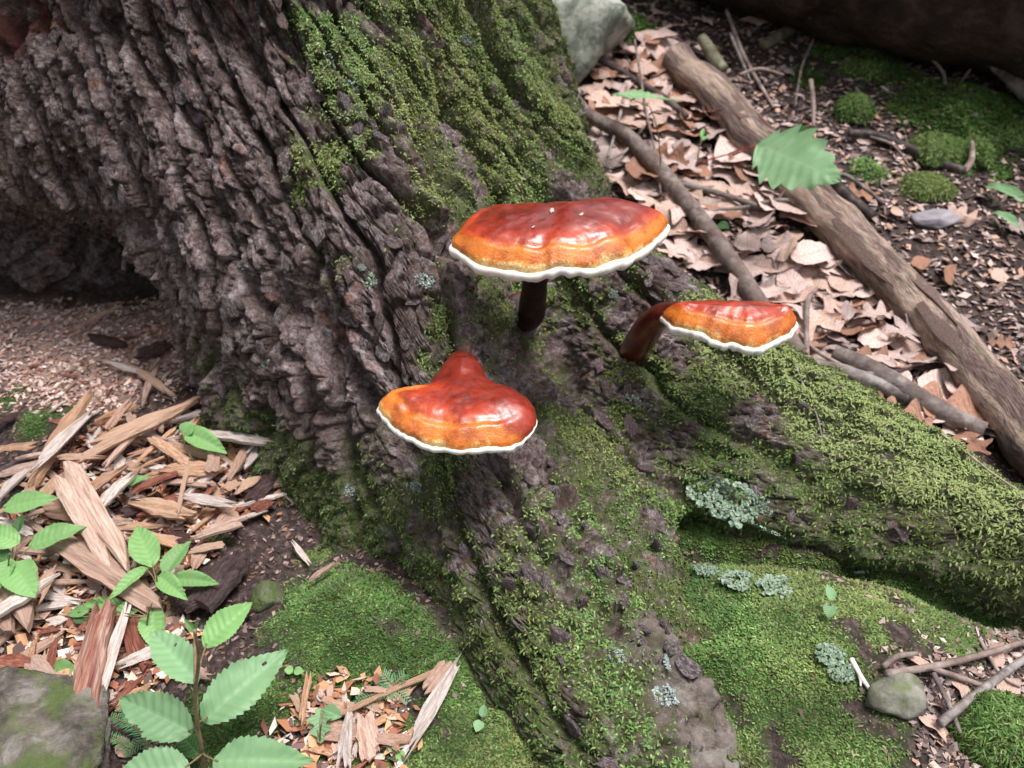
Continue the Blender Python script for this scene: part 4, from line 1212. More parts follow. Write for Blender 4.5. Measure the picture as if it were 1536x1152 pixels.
def lay_at(o, p, size, yaw, tilt, lift, g, squash=1.0):
    n = unit(gnormal(p[0], p[1]) + np.array([g.normal(0, tilt), g.normal(0, tilt), 0]))
    m = basis((math.cos(yaw), math.sin(yaw), 0), n) @ np.diag([size, size * squash, size, 1])
    mw = Matrix(m.tolist())
    z = float(ground(np.array([p[0]]), np.array([p[1]]))[0])
    mw.translation = Vector((p[0], p[1], z + lift)); o.matrix_world = mw
    return o

LEAFPOLY = [(815, 60), (905, 75), (985, 60), (1025, 110), (1120, 230), (1230, 345), (1330, 445), (1400, 520), (1440, 600), (1500, 700), (1420, 660), (1300, 600), (1215, 555), (1100, 430), (1000, 390), (930, 280), (870, 170)]
g6 = random.Random(61)
placed = []
tries = 0
while len(placed) < 215 and tries < 60000:
    tries += 1
    px, py = g6.uniform(800, 1510), g6.uniform(40, 710)
    if not in_poly(px, py, LEAFPOLY): continue
    p = on_ground(px, py, g0)
    r0 = .024
    if any((p[0] - q[0]) ** 2 + (p[1] - q[1]) ** 2 < r0 ** 2 for q in placed): r0 = .017
    if any((p[0] - q[0]) ** 2 + (p[1] - q[1]) ** 2 < r0 ** 2 for q in placed): continue
    placed.append(p)
for i, p in enumerate(placed):
    g = np.random.default_rng(700 + i)
    di = int(g.integers(0, 28)); tone = TONES[(di // 4) % 4 if di < 16 else (di // 4) % 2][0]; shp = 'lobed' if di % 2 else 'oval'
    qx, qy = project(p)
    plc = 'behind the grey stick' if qy < 150 + (qx - 850) * .95 - 25 and qx < 1130 else ('under the lower sticks' if qy > 480 else ('between grey stick and fallen log' if qx < 1250 else 'along the fallen log'))
    if p[1] > 1.25: plc = 'near the far end of the log'
    o = obj('dead_leaf', DEADS[di], None, f'{tone} {shp} dead leaf {plc}', 'leaf', f'{tone} {shp} leaves {plc}')
    lay_at(o, p, g.uniform(.055, .105), g.uniform(0, 6.28), .24, .004 + .020 * g.random(), g, g.uniform(.8, 1.15))
# leaves one can pick out
SPEC = [(1222, 405, .10, 'broad pale pink dead leaf lying flat against the fallen log'), (1180, 440, .075, 'pinkish dead leaf beside the tip of the smallest cap'), (1330, 655, .085, 'curled brown leaf rolled up over the top of the right root'),
        (1290, 630, .06, 'torn brown leaf at the back of the right root'), (1450, 690, .055, 'orange brown lobed leaf at the end of the brown stick'), (1420, 505, .08, 'grey violet dead leaf draped over the fallen log'),
        (1350, 525, .07, 'greyish curled leaf propped against the fallen log'), (975, 82, .05, 'rust brown leaf standing at the end of the fallen log'), (1300, 495, .06, 'pale pink crinkled leaf on the lower brown stick'),
        (1175, 375, .085, 'large tan leaf above the smallest fungus'), (1115, 205, .05, 'brown leaf by the red leaf stalk')]
for i, (px, py, s, lab) in enumerate(SPEC):
    o = obj('dead_leaf', DEADS[[0, 16, 9, 10, 11, 12, 13, 8, 1, 4, 8][i]], None, lab, 'leaf')
    lay(o, px, py, s, .5 + i * 1.1, .3, .030 if 'over' in lab or 'against' in lab or 'on the lower' in lab else .022, 900 + i)
for (px, py) in [(1370, 1000), (1440, 1040), (1490, 985), (1510, 1040), (1400, 1090), (1455, 1075)]:
    o = obj('dead_leaf', DEADS[4 + int(px) % 4], None, 'small brown leaf scrap among the twigs near the mossy stone', 'leaf', 'leaf scraps near the mossy stone')
    lay(o, px, py, .03, px * .3, .3, .006, px)
for i, (px, py) in enumerate([(1300, 215), (1340, 225), (1225, 240), (1240, 200), (1500, 420), (1440, 330), (1340, 330), (1320, 380), (1420, 420), (1500, 520), (1380, 400), (1290, 300), (1470, 300), (1520, 350), (1180, 110), (1230, 40), (985, 30), (1000, 50), (960, 20), (1060, 40), (1130, 40)]):
    di = i % 28; tone = TONES[(di // 4) % 4 if di < 16 else (di // 4) % 2][0]; shp = 'lobed' if di % 2 else 'oval'
    o = obj('dead_leaf', DEADS[di], None, f'{tone} {shp} leaf scattered on dark soil beyond the fallen log', 'leaf', f'{tone} {shp} leaves beyond the log')
    lay(o, px, py, .035 + .02 * (i % 3) * .5, i * 1.7, .35, .008, 950 + i)

# ================================================================== CRUMBLED LITTER (nobody could count it)
def crumbs(name, label, cat, pts, size, cols, seed, tilt=.6):
    g = np.random.default_rng(seed); n = len(pts)
    k = 4
    ang = np.sort(g.uniform(0, 2 * np.pi, (n, k)), 1); ang = np.linspace(0, 2 * np.pi, k, endpoint=False)[None] + g.uniform(-.5, .5, (n, k))
    L = size * g.uniform(.4, 1.5, n); asp = g.uniform(.22, .8, n); yaw = g.uniform(0, 6.283, n)
    x = np.cos(ang) * L[:, None]; y = np.sin(ang) * (L * asp)[:, None]
    X = x * np.cos(yaw)[:, None] - y * np.sin(yaw)[:, None]; Y = x * np.sin(yaw)[:, None] + y * np.cos(yaw)[:, None]
    Z = X * g.normal(0, tilt, n)[:, None] * .5 + Y * g.normal(0, tilt, n)[:, None] * .5 + g.uniform(0, .15, (n, k)) * L[:, None]
    V = (pts[:, None, :] + np.stack([X, Y, Z + (L * .35)[:, None]], -1)).reshape(-1, 3)
    F = np.arange(n * k).reshape(n, k)
    c = np.array(cols)[g.integers(0, len(cols), n)] * g.uniform(.6, 1.35, n)[:, None]
    o = obj(name, mesh_np(name, V, F, M_CR, False, cols={'col': np.repeat(c, k, 0)}), None, label, cat, kind='stuff')

M_CR = mat_vcol('litter_crumbs', .8, .25, bscale=400, bstr=.3)
def scatter(n, x0, x1, y0, y1, seed, keep=None):
    g = np.random.default_rng(seed)
    x, y = g.uniform(x0, x1, n), g.uniform(y0, y1, n)
    if keep is not None:
        k = keep(x, y); x, y = x[k], y[k]
    return np.c_[x, y, ground(x, y)]
BR = [(.36, .27, .24), (.25, .175, .155), (.14, .10, .09), (.50, .40, .36), (.075, .055, .05), (.40, .25, .18), (.30, .24, .23)]
def nomoss(x, y):
    q = np.c_[x, y, x * 0]
    m = np.zeros(len(x))
    for px, py, r in NEARPX + MOSSPX:
        p = on_ground(px, py, g0); m = np.maximum(m, 1 - sstep(.4, 1.0, np.hypot(x - p[0], y - p[1]) / r))
    return np.random.default_rng(1).random(len(x)) > m * .97
crumbs('litter_crumbs', 'fine crumbled brown litter over the soil beyond the fallen log', 'litter', scatter(24000, .1, 1.3, .8, 1.9, 71, nomoss), .0062, [tuple(q * 1.2 for q in c) for c in BR], 72)
crumbs('leaf_bits', 'pinkish bits of leaf and bark around the twigs by the moss cushion', 'litter', scatter(3200, .30, .55, .30, .47, 79, nomoss), .0034, BR, 80)
crumbs('fine_litter', 'fine dark litter on the soil around the roots', 'litter', scatter(26000, -.75, .75, .22, .85, 73, nomoss), .0026, [(.20, .14, .12), (.13, .09, .08), (.07, .05, .045), (.30, .22, .19), (.22, .13, .09)], 74)
def sawk(x, y):
    p = [on_ground(px, py, g0) for px, py in [(110, 515), (175, 535), (60, 475), (225, 505)]]
    d = np.min([np.hypot(x - q[0], y - q[1]) / .12 for q in p], axis=0)
    return np.random.default_rng(2).random(len(x)) > sstep(.6, 1.1, d)
SW = [(.68, .52, .46), (.60, .44, .38), (.74, .60, .54), (.50, .33, .27), (.50, .26, .18)]
def heapk(x, y):
    p = [on_ground(px, py, g0) for px, py in [(120, 700), (220, 690), (330, 680), (390, 720), (300, 760), (180, 780), (80, 800), (250, 830), (60, 900), (150, 900), (210, 980), (80, 1000), (530, 1110), (490, 1130)]]
    d = np.min([np.hypot(x - q[0], y - q[1]) / .055 for q in p], axis=0)
    return np.random.default_rng(2).random(len(x)) > sstep(.6, 1.1, d)
crumbs('chip_crumbs', 'fine orange and tan wood crumbs filling the chip heap', 'wood crumbs', scatter(26000, -.65, 0.0, .30, .95, 77, heapk) + np.array([0, 0, .003]), .0058, [(.60, .34, .19), (.64, .45, .36), (.72, .62, .56), (.36, .165, .085), (.30, .12, .08), (.16, .10, .09)], 78, 1.0)
crumbs('sawdust', 'pinkish sawdust spilled out below the dark hollow', 'sawdust', scatter(16000, -.85, -.30, .72, 1.15, 75, sawk), .0034, SW, 76)
# ================================================================== WOOD CHIPS
def chip_mesh(seed, mat, asp=.25, thick=.10, rag=.16, bend=.06):
    """a splinter of wood one unit long: fibrous top, ragged ends"""
    g = np.random.default_rng(seed)
    nx, ny = 9, 6
    t = np.linspace(-.5, .5, nx); k = np.linspace(-1, 1, ny)
    e0 = g.uniform(-rag, rag, ny); e1 = g.uniform(-rag, rag, ny)
    tap0, tap1 = g.uniform(.35, 1.0), g.uniform(.35, 1.0)
    fib = g.uniform(-.35, .35, ny) * thick
    skew = g.uniform(-.12, .12)
    top, bot = [], []
    for i, x in enumerate(t):
        f = (x + .5)
        w = asp * .5 * (1 - (1 - tap0) * (1 - f) ** 3 - (1 - tap1) * f ** 3) * (1 + .08 * g.normal())
        for j, y in enumerate(k):
            xx = x + (e0[j] * (1 - f) ** 4 + e1[j] * f ** 4)
            z = bend * math.cos(x * 3) + fib[j] + .010 * g.normal() - .3 * thick * abs(y) ** 3
            top.append((xx, y * w + skew * x, z + thick * .5)); bot.append((xx, y * w * .92 + skew * x, z * .6 - thick * .5))
    V = np.array(top + bot); n = nx * ny
    F = grid_faces(nx, ny)
    F2 = F[:, ::-1] + n
    side = []
    for i in range(nx - 1):
        side += [(i * ny, (i + 1) * ny, n + (i + 1) * ny, n + i * ny), ((i + 1) * ny + ny - 1, i * ny + ny - 1, n + i * ny + ny - 1, n + (i + 1) * ny + ny - 1)]
    for j in range(ny - 1):
        side += [(j + 1, j, n + j, n + j + 1), ((nx - 1) * ny + j, (nx - 1) * ny + j + 1, n + (nx - 1) * ny + j + 1, n + (nx - 1) * ny + j)]
    return mesh_np('wood_chip', V, np.vstack([F, F2, np.array(side)]), mat, False)

CH = (1, 9, 9)
M_CHIP = [mat_noise('orange_chip', [(.25, (.36, .165, .085)), (.5, (.60, .34, .19)), (.75, (.74, .50, .34))], 3.5, CH, .8, .6, .03, 8, vary=.22, hue=((.62, .44, .34), .8)),
          mat_noise('pink_chip', [(.25, (.42, .26, .19)), (.5, (.64, .45, .36)), (.75, (.78, .63, .55))], 3.5, CH, .8, .6, .03, 8, vary=.2, hue=((.46, .22, .12), .5)),
          mat_noise('pale_chip', [(.25, (.50, .39, .33)), (.5, (.72, .62, .56)), (.8, (.86, .80, .76))], 3.5, CH, .8, .6, .03, 8, vary=.15),
          mat_noise('red_chip', [(.25, (.16, .050, .036)), (.5, (.30, .105, .070)), (.8, (.48, .22, .15))], 3.5, CH, .8, .6, .03, 8, vary=.25),
          mat_noise('weathered_plank', [(.25, (.20, .075, .060)), (.45, (.40, .18, .13)), (.6, (.56, .33, .24)), (.8, (.70, .56, .47))], 2.2, (1, 6, 6), .8, .6, .03, 9, vary=0, extra=[(1.3, .5, .62, (.22, .055, .055), .7)])]
M_CHUNK = mat_noise('violet_bark_chunk', [(.28, (.070, .050, .050)), (.5, (.155, .118, .120)), (.75, (.27, .225, .23))], 5, (1, 2, 2), .7, .8, .08, 12, vary=.25, hue=((.20, .075, .06), .6))
CHIPS = {m: [chip_mesh(800 + m * 20 + i, M_CHIP[m], [.16, .24, .34, .20, .45, .12][i], [.06, .07, .09, .05, .07, .06][i], .18) for i in range(6)] for m in range(5)}

def chip_at(name, label, cat, me, a, b, wid, lift, group=None, tilt=.15, seed=0, zs=1.0):
    """lay a chip with its ends at picture points a and b"""
    pa, pb = on_ground(*a, g0), on_ground(*b, g0)
    g = np.random.default_rng(seed)
    c = (pa + pb) / 2; d = pb - pa; L = np.linalg.norm(d)
    n = unit(gnormal(c[0], c[1]) + g.normal(0, tilt, 3) * np.array([1, 1, 0]))
    asp = np.ptp(np.array([v.co.y for v in me.vertices]))
    m = basis(d, n) @ np.diag([L, wid / asp, min(L, wid * 3) * zs, 1])
    mw = Matrix(m.tolist()); z = float(ground(np.array([c[0]]), np.array([c[1]]))[0])
    mw.translation = Vector((c[0], c[1], z + lift))
    o = obj(name, me, None, label, cat, group); o.matrix_world = mw
    return o

BIG = [((178, 920), (122, 1145), .030, 4, 4, .022, 'long flat plank stained dark red with a pale split edge'),
       ((205, 925), (160, 1090), .010, 2, 0, .026, 'narrow whitish strip along the side of the red stained plank'),
       ((120, 750), (190, 880), .034, 1, 4, .034, 'big smooth tan chip on top of the chip heap'),
       ((90, 838), (240, 925), .030, 1, 2, .026, 'broad tan chip with a frayed end under the seedling'),
       ((-20, 975), (92, 910), .016, 2, 1, .034, 'split whitish stick end poking in beside the slate stone'),
       ((140, 632), (70, 745), .026, 0, 4, .030, 'tall orange chip leaning on the chip heap'),
       ((155, 668), (68, 748), .013, 2, 1, .042, 'clean white edged splinter lying over the tall orange chip'),
       ((150, 710), (290, 650), .022, 0, 1, .030, 'long orange splinter along the top of the chip heap'),
       ((320, 640), (390, 695), .014, 2, 0, .034, 'pale splinter pointing from the heap to the trunk'),
       ((300, 690), (428, 712), .016, 2, 1, .036, 'long pale splinter at the trunk side of the heap'),
       ((345, 630), (405, 690), .018, 1, 1, .026, 'pinkish splinter standing near the trunk'),
       ((210, 755), (170, 800), .014, 2, 0, .036, 'narrow pale splinter below the small leaf on the heap'),
       ((260, 740), (340, 735), .020, 0, 2, .024, 'short broad orange chip in the middle of the heap'),
       ((215, 788), (300, 800), .020, 0, 2, .022, 'ragged orange chip beside the seedling with round cluster'),
       ((280, 780), (355, 790), .012, 2, 0, .026, 'white splinter next to the tiny moss tuft'),
       ((290, 740), (282, 800), .008, 0, 0, .030, 'upright thin orange splinter below the heap'),
       ((300, 835), (370, 810), .018, 1, 3, .024, 'fibrous tan chip beside the tiny moss tuft'),
       ((0, 870), (40, 960), .036, 1, 4, .022, 'wide tan chip with a forked end by the slate stone'),
       ((95, 880), (70, 930), .014, 1, 3, .028, 'short tan chip standing in the litter'),
       ((60, 1010), (90, 1050), .018, 1, 4, .020, 'short square tan chip at the slate stone'),
       ((-10, 1010), (50, 1015), .018, 3, 3, .018, 'dark red chip at the edge of the slate stone'),
       ((180, 870), (215, 1000), .026, 3, 4, .012, 'dark red wood lying beside the long plank'),
       ((60, 690), (0, 705), .016, 0, 0, .026, 'orange splinter on top of the violet bark chunk'),
       ((690, 1010), (612, 1130), .013, 2, 1, .014, 'bright white split splinter with forked end on the moss'),
       ((672, 1012), (640, 1050), .013, 1, 4, .013, 'pinkish square chip under the white split splinter'),
       ((650, 1020), (520, 1085), .008, 0, 0, .012, 'orange twig like splinter crossing the hemlock seedling'),
       ((525, 1085), (520, 1160), .012, 2, 3, .016, 'grey upright splinter in the lower heap'),
       ((545, 1080), (560, 1140), .020, 1, 2, .012, 'tan flat chip in the lower heap'),
       ((480, 1110), (540, 1100), .020, 1, 2, .010, 'broad tan chip beside the torn leaf'),
       ((465, 1040), (462, 1100), .009, 0, 0, .018, 'upright orange splinter beside the torn leaf'),
       ((440, 820), (465, 850), .006, 2, 0, .010, 'thin forked white splinter on moss near the trunk'),
       ((470, 895), (500, 870), .007, 1, 1, .012, 'small tan splinter on the bright green moss'),
       ((200, 560), (260, 600), .012, 0, 2, .012, 'orange bent chip lying across the sawdust'),
       ((165, 555), (215, 570), .007, 2, 0, .012, 'pale splinter on the sawdust'),
       ((135, 505), (180, 480), .010, 1, 1, .012, 'tan splinter lying on the sawdust near the hollow'),
       ((235, 560), (220, 610), .010, 1, 0, .012, 'brown splinter at the foot of the trunk'),
       ((260, 1020), (320, 1030), .012, 1, 1, .014, 'pale chip behind the stem of the tall seedling')]
for i, (a, b, w, m, v, lift, lab) in enumerate(BIG):
    chip_at('wood_chip', lab, 'wood chip', CHIPS[m][v], a, b, w, lift, 'wood chips beside the trunk', .18, 1000 + i)
HEAP = [(60, 680), (130, 640), (250, 640), (340, 610), (400, 670), (420, 720), (410, 790), (330, 830), (300, 880), (230, 960), (230, 1060), (180, 1150), (110, 1050), (0, 1040), (0, 800), (20, 760)]
g7 = random.Random(77); n = 0
while n < 215:
    px, py = g7.uniform(-20, 430), g7.uniform(600, 1150)
    if not in_poly(px, py, HEAP): continue
    dense = 1.0 if 640 < py < 810 else .6
    if g7.random() > dense: continue
    an = g7.gauss(-.55, .75); ln = g7.choice([26, 42, 58, 76, 96]) * (.75 + .5 * (py - 600) / 550)
    dx, dy = ln * math.cos(an), ln * math.sin(an) * .7
    m = g7.choices([0, 1, 2, 3], [4, 3.2, 2.2, 1.3])[0]
    tone = ['orange', 'pinkish tan', 'whitish', 'dark red'][m]
    size = 'long' if ln > 66 else 'short'
    cw = g7.uniform(.006, .016); size = size + (' broad' if cw > .011 else ' narrow')
    top = 'in the upper heap by the trunk' if py < 760 else 'in the chips around the seedlings'
    chip_at('wood_chip', f'{size} {tone} wood splinter {top}', 'wood chip', CHIPS[m][g7.randrange(6)], (px - dx / 2, py - dy / 2), (px + dx / 2, py + dy / 2), cw, g7.uniform(.004, .030 if py < 780 else .016), f'{size} {tone} splinters {top}', .35, 1100 + n)
    n += 1
for i in range(34):
    px, py = g7.uniform(440, 600), g7.uniform(1040, 1150)
    ln = g7.uniform(20, 48); an = g7.uniform(0, 6.28)
    m = g7.choices([0, 1, 2], [2, 3, 1])[0]
    chip_at('wood_chip', ['orange', 'tan', 'whitish'][m] + ' small splinter in the lower heap beside the fresh hemlock seedling', 'wood chip', CHIPS[m][g7.randrange(6)], (px, py), (px + ln * math.cos(an), py + ln * math.sin(an) * .7), g7.uniform(.004, .010), g7.uniform(.003, .012), ['orange', 'tan', 'whitish'][m] + ' splinters in the lower heap', .3, 1400 + i)
for i in range(26):
    px, py = g7.uniform(60, 330), g7.uniform(500, 640)
    ln = g7.uniform(14, 36); an = g7.uniform(0, 6.28)
    chip_at('wood_chip', ['orange', 'tan', 'whitish', 'dark red'][i % 4] + ' thin splinter scattered on the sawdust', 'wood chip', CHIPS[i % 4][g7.randrange(6)], (px, py), (px + ln * math.cos(an), py + ln * math.sin(an) * .6), g7.uniform(.003, .007), .004, ['orange', 'tan', 'whitish', 'dark red'][i % 4] + ' splinters on the sawdust', .3, 1500 + i)
# bark chunks
CHK = [chip_mesh(860 + i, M_CHUNK, .5, .16, .12, .02) for i in range(4)]
for i, (a, b, w, lift, lab) in enumerate([((290, 935), (372, 850), .044, .016, 'large violet grey slab of bark behind the tall seedling'), ((0, 735), (62, 700), .030, .016, 'violet bark chunk at the side of the chip heap'),
                                    ((380, 770), (420, 730), .020, .018, 'reddish bark chunk between heap and trunk'), ((320, 960), (380, 930), .016, .010, 'dark bark sliver under the violet slab'),
                                    ((190, 790), (230, 775), .016, .016, 'small violet bark piece in the chips'), ((210, 545), (255, 525), .018, .012, 'blue grey curled bark piece on the sawdust'),
                                    ((140, 515), (195, 530), .016, .008, 'brown bark flake on the sawdust'), ((275, 615), (330, 600), .016, .012, 'grey bark piece above the pale splinter by the trunk'),
                                    ((255, 810), (295, 830), .018, .008, 'slate grey bark piece under the seedling'), ((0, 655), (30, 640), .016, .01, 'reddish bark crumb beside the small moss patch')]):
    chip_at('bark_chunk', lab, 'bark', CHK[i % 4], a, b, w, lift, 'loose bark chunks', .2, 1600 + i, .8)

# ================================================================== GREEN SEEDLINGS
def mat_leaf(name, c0, c1):
    m, t, b = new_mat(name)
    ak = math_n(t, 'ABSOLUTE', attr(t, 'vk'))
    ph = math_n(t, 'SINE', math_n(t, 'MULTIPLY', math_n(t, 'SUBTRACT', math_n(t, 'MULTIPLY', attr(t, 'vt'), 9.0), math_n(t, 'MULTIPLY', ak, 1.1)), 6.283))
    vein = math_n(t, 'MAXIMUM', math_n(t, 'LESS_THAN', ak, .035), math_n(t, 'MULTIPLY', math_n(t, 'GREATER_THAN', ph, .9), .7))
    c = mix(t, noise(t, 25, 4, .6, obj_co(t)), c0, c1)
    v = N(t, 'ShaderNodeMapRange'); v.inputs['To Min'].default_value = .82; v.inputs['To Max'].default_value = 1.18
    t.links.new(rnd(t), v.inputs['Value']); cc = N(t, 'ShaderNodeCombineColor')
    for i in range(3): t.links.new(v.outputs[0], cc.inputs[i])
    c = mix(t, 1.0, c, cc.outputs[0], 'MULTIPLY')
    c = mix(t, math_n(t, 'MULTIPLY', vein, .22), c, (.36, .52, .24))
    spots = ramp(t, noise(t, 60, 3, .5, obj_co(t)), [(.70, (0, 0, 0)), (.74, (1, 1, 1))])
    c = mix(t, math_n(t, 'MULTIPLY', spots, .7), c, (.30, .24, .13))
    t.links.new(c, b.inputs['Base Color'])
    b.inputs['Roughness'].default_value = .5; b.inputs['Specular IOR Level'].default_value = .4
    bump(t, b, math_n(t, 'MULTIPLY', ph, -1.0), .25, .0006)
    tr = N(t, 'ShaderNodeBsdfTranslucent'); t.links.new(c, tr.inputs['Color'])
    mx = N(t, 'ShaderNodeMixShader'); mx.inputs[0].default_value = .28
    t.links.new(b.outputs[0], mx.inputs[1]); t.links.new(tr.outputs[0], mx.inputs[2])
    t.links.new(mx.outputs[0], t.nodes['Material Output'].inputs['Surface'])
    return m
M_LEAF = mat_leaf('birch_leaf', (.20, .37, .18), (.26, .46, .235))
M_LEAFY = mat_leaf('young_leaf', (.20, .40, .135), (.26, .49, .175))
M_LEAFD = mat_leaf('dark_leaf', (.035, .10, .030), (.07, .17, .045))
M_GSTEM = mat_noise('seedling_stem', [(.3, (.14, .10, .055)), (.7, (.26, .20, .11))], 90, rough=.6, bstr=.2, bdist=.0005, vary=0)

def green_leaf(parent, origin, A, B, width, mat, nhint=(0, -.35, 1), seed=0, tooth=.16, fold=.22, curl=-.5, nt=15, lob=False, name='leaf', holes=()):
    g = np.random.default_rng(seed)
    f = lobed(.5, 3.0, .55) if lob else oval(.5, tooth, nt)
    V, vt, vk, Fq = leaf_sheet(f, 61, 11, fold, curl * .7, .05, seed, .004, 9)
    d = np.asarray(B) - np.asarray(A); L = np.linalg.norm(d)
    for (ht, hk, hr) in holes:                       # bites left by insects
        mid = Fq
        ct = vt[mid].mean(1); ck = vk[mid].mean(1)
        Fq = Fq[((ct - ht) / hr) ** 2 + ((ck - hk) / (hr * 2.4)) ** 2 > 1]
    V = V * np.array([L, width, L])
    m = basis(d, np.asarray(nhint) + g.normal(0, .10, 3))
    mw = Matrix(m.tolist()); mw.translation = Vector(np.asarray(A) - origin)
    o = obj(name, mesh_np(name, V, Fq, mat, True, {'vt': vt, 'vk': vk}), parent); o.matrix_local = mw
    return o

def above(P0, py):
    """height over P0 at which the picture row is py"""
    lo, hi = 0.0, .4
    for _ in range(40):
        mid = (lo + hi) / 2
        if project((P0[0], P0[1], P0[2] + mid))[1] > py: lo = mid
        else: hi = mid
    return lo

def seedling(label, base, stem_px, leaves, stem_r, group=None, name='seedling', mats=None, root=None):
    """base pixel on the ground; stem goes up through picture points at the depth of its base; leaves: (base_px, tip_px, dz_base, dz_tip, width, mat, kw)"""
    P0 = on_ground(*base, g0); P0[2] = float(ground(np.array([P0[0]]), np.array([P0[1]]))[0])
    t0 = thing(name, label, 'plant', P0, group)
    pts = [np.zeros(3) - np.array([0, 0, .004])]
    dep = P0[1]
    for px, py in stem_px:
        h = above(P0, py); q = at_z(px, py, P0[2] + h); pts.append(q - P0)
    V, F = tube(pts, np.linspace(stem_r, stem_r * .6, len(pts)), 8, 8, .06, 5)
    obj('stem', poly_mesh('stem', V, F, M_GSTEM), t0)
    for i, (a, b, za, zb, w, mt, kw) in enumerate(leaves):
        A = at_z(a[0], a[1], P0[2] + za); B = at_z(b[0], b[1], P0[2] + zb)
        green_leaf(t0, P0, A, B, w, mt, seed=int(a[0] + b[0] * 3 + b[1]), **kw)
        # petiole from the stem to the leaf
        near = min(pts[1:], key=lambda q: np.linalg.norm(q + P0 - A))
        if np.linalg.norm(near + P0 - A) > .0025:
            V, F = tube(np.array([near, (near + A - P0) / 2 + np.array([0, 0, .001]), A - P0 + (B - A) * .06]), [stem_r * .55, stem_r * .5, stem_r * .4], 6, 4, .02, 6)
            obj('petiole', poly_mesh('petiole', V, F, M_GSTEM), t0)
    return t0, P0

D = {}
seedling('tall toothed leaf birch seedling with seven big leaves beside the bark slab', (308, 1175), [(304, 1130), (296, 1085), (293, 1040), (298, 985), (292, 945)], [
    ((296, 1022), (222, 942), .075, .085, .030, M_LEAF, {'holes': [(.55, -.5, .015)]}),
    ((305, 970), (378, 902), .095, .110, .026, M_LEAFY, {'tooth': .1}),
    ((303, 1083), (432, 972), .055, .070, .040, M_LEAF, {'holes': [(.74, .25, .035)]}),
    ((290, 1100), (175, 1045), .055, .062, .036, M_LEAF, {'holes': [(.47, .2, .035), (.55, 1.0, .10), (.62, -.2, .014)]}),
    ((318, 1142), (470, 1140), .045, .055, .032, M_LEAF, {'holes': [(.40, .2, .03), (.72, -.9, .08)]}),
    ((285, 1150), (165, 1165), .04, .045, .034, M_LEAF, {}),
    ((300, 1135), (265, 1095), .02, .02, .018, M_LEAFD, {}),
    ((292, 948), (276, 928), .105, .118, .006, M_LEAFY, {'tooth': 0.02}),
    ((294, 946), (297, 930), .105, .118, .004, M_LEAFY, {'tooth': 0.02})], .0017)
seedling('light green seedling of rounded leaves in a whorl above the tan chips', (232, 915), [(236, 880), (233, 852)], [
    ((230, 850), (202, 786), .040, .050, .030, M_LEAFY, {'tooth': .06}),
    ((246, 862), (285, 808), .038, .046, .022, M_LEAFY, {'tooth': .06}),
    ((237, 862), (279, 898), .040, .040, .019, M_LEAFY, {'tooth': .06}),
    ((258, 868), (328, 874), .036, .038, .018, M_LEAFY, {'tooth': .06}),
    ((222, 850), (162, 898), .042, .040, .014, M_LEAFY, {'tooth': .06})], .0011, 'small seedlings in the chips')
seedling('low seedling whose leaves spread over the end of the red plank', (215, 960), [(222, 925), (228, 905)], [
    ((220, 902), (158, 932), .022, .018, .018, M_LEAFY, {'tooth': .06}),
    ((190, 908), (120, 905), .020, .016, .014, M_LEAFY, {'tooth': .05}),
    ((228, 912), (236, 978), .024, .014, .026, M_LEAFY, {'tooth': .08}),
    ((135, 915), (99, 922), .016, .012, .012, M_LEAFY, {'tooth': .05}),
    ((110, 925), (135, 930), .012, .010, .012, M_LEAFD, {'tooth': .05})], .001, 'small seedlings in the chips')
seedling('green seedling with broad leaves reaching in beside the wide tan chip', (10, 895), [(12, 860), (14, 830)], [
    ((42, 820), (128, 788), .040, .050, .027, M_LEAFY, {'tooth': .05}),
    ((18, 845), (52, 895), .042, .036, .034, M_LEAFY, {'tooth': .06}),
    ((18, 838), (-15, 895), .042, .034, .024, M_LEAFY, {'tooth': .06}),
    ((30, 815), (-30, 795), .044, .050, .026, M_LEAFY, {'tooth': .06}),
    ((18, 840), (-20, 835), .034, .034, .022, M_LEAFD, {'tooth': .06}),
    ((25, 800), (32, 770), .036, .042, .012, M_LEAFD, {'tooth': .05})], .0012, 'small seedlings in the chips')
seedling('single pale green leaf above the violet bark chunk', (25, 800), [(15, 775), (8, 762)], [((4, 762), (86, 745), .035, .042, .026, M_LEAFY, {'tooth': .03})], .001, 'small seedlings in the chips')
seedling('thin dark stemmed seedling with bent leaf on the chip heap', (302, 725), [(288, 690), (277, 668), (273, 650)], [
    ((274, 645), (340, 678), .048, .036, .026, M_LEAFY, {'tooth': .05}), ((275, 652), (288, 632), .046, .056, .020, M_LEAFY, {'tooth': .05})], .0012, 'small seedlings in the chips')
seedling('small two leaved seedling among the orange chips', (185, 760), [(184, 745), (186, 732)], [((184, 730), (226, 712), .024, .030, .011, M_LEAFY, {'tooth': .03}), ((188, 726), (172, 742), .024, .020, .012, M_LEAFY, {'tooth': .03})], .0008, 'small seedlings in the chips')
seedling('tiny seedling with two leaves beside the square tan chip', (75, 1012), [(74, 1004), (73, 1000)], [((76, 1003), (116, 1005), .010, .012, .018, M_LEAFY, {'tooth': .05}), ((70, 1003), (44, 1012), .010, .010, .012, M_LEAFY, {'tooth': .05})], .0008, 'small seedlings in the chips')
seedling('seedling leaf overlapping the lower end of the red plank', (98, 1200), [(100, 1175), (102, 1165)], [((96, 1185), (108, 1120), .020, .030, .028, M_LEAFY, {'tooth': .08})], .001, 'small seedlings in the chips')
seedling('torn light green leaf beside the upright orange splinter', (480, 1120), [(480, 1105), (482, 1085)], [((482, 1062), (480, 1115), .022, .012, .022, M_LEAF, {'lob': True}), ((484, 1064), (513, 1075), .022, .018, .014, M_LEAF, {'tooth': .05}), ((462, 1068), (434, 1092), .010, .008, .014, M_LEAFD, {'tooth': .03})], .0009, 'small seedlings in the chips')
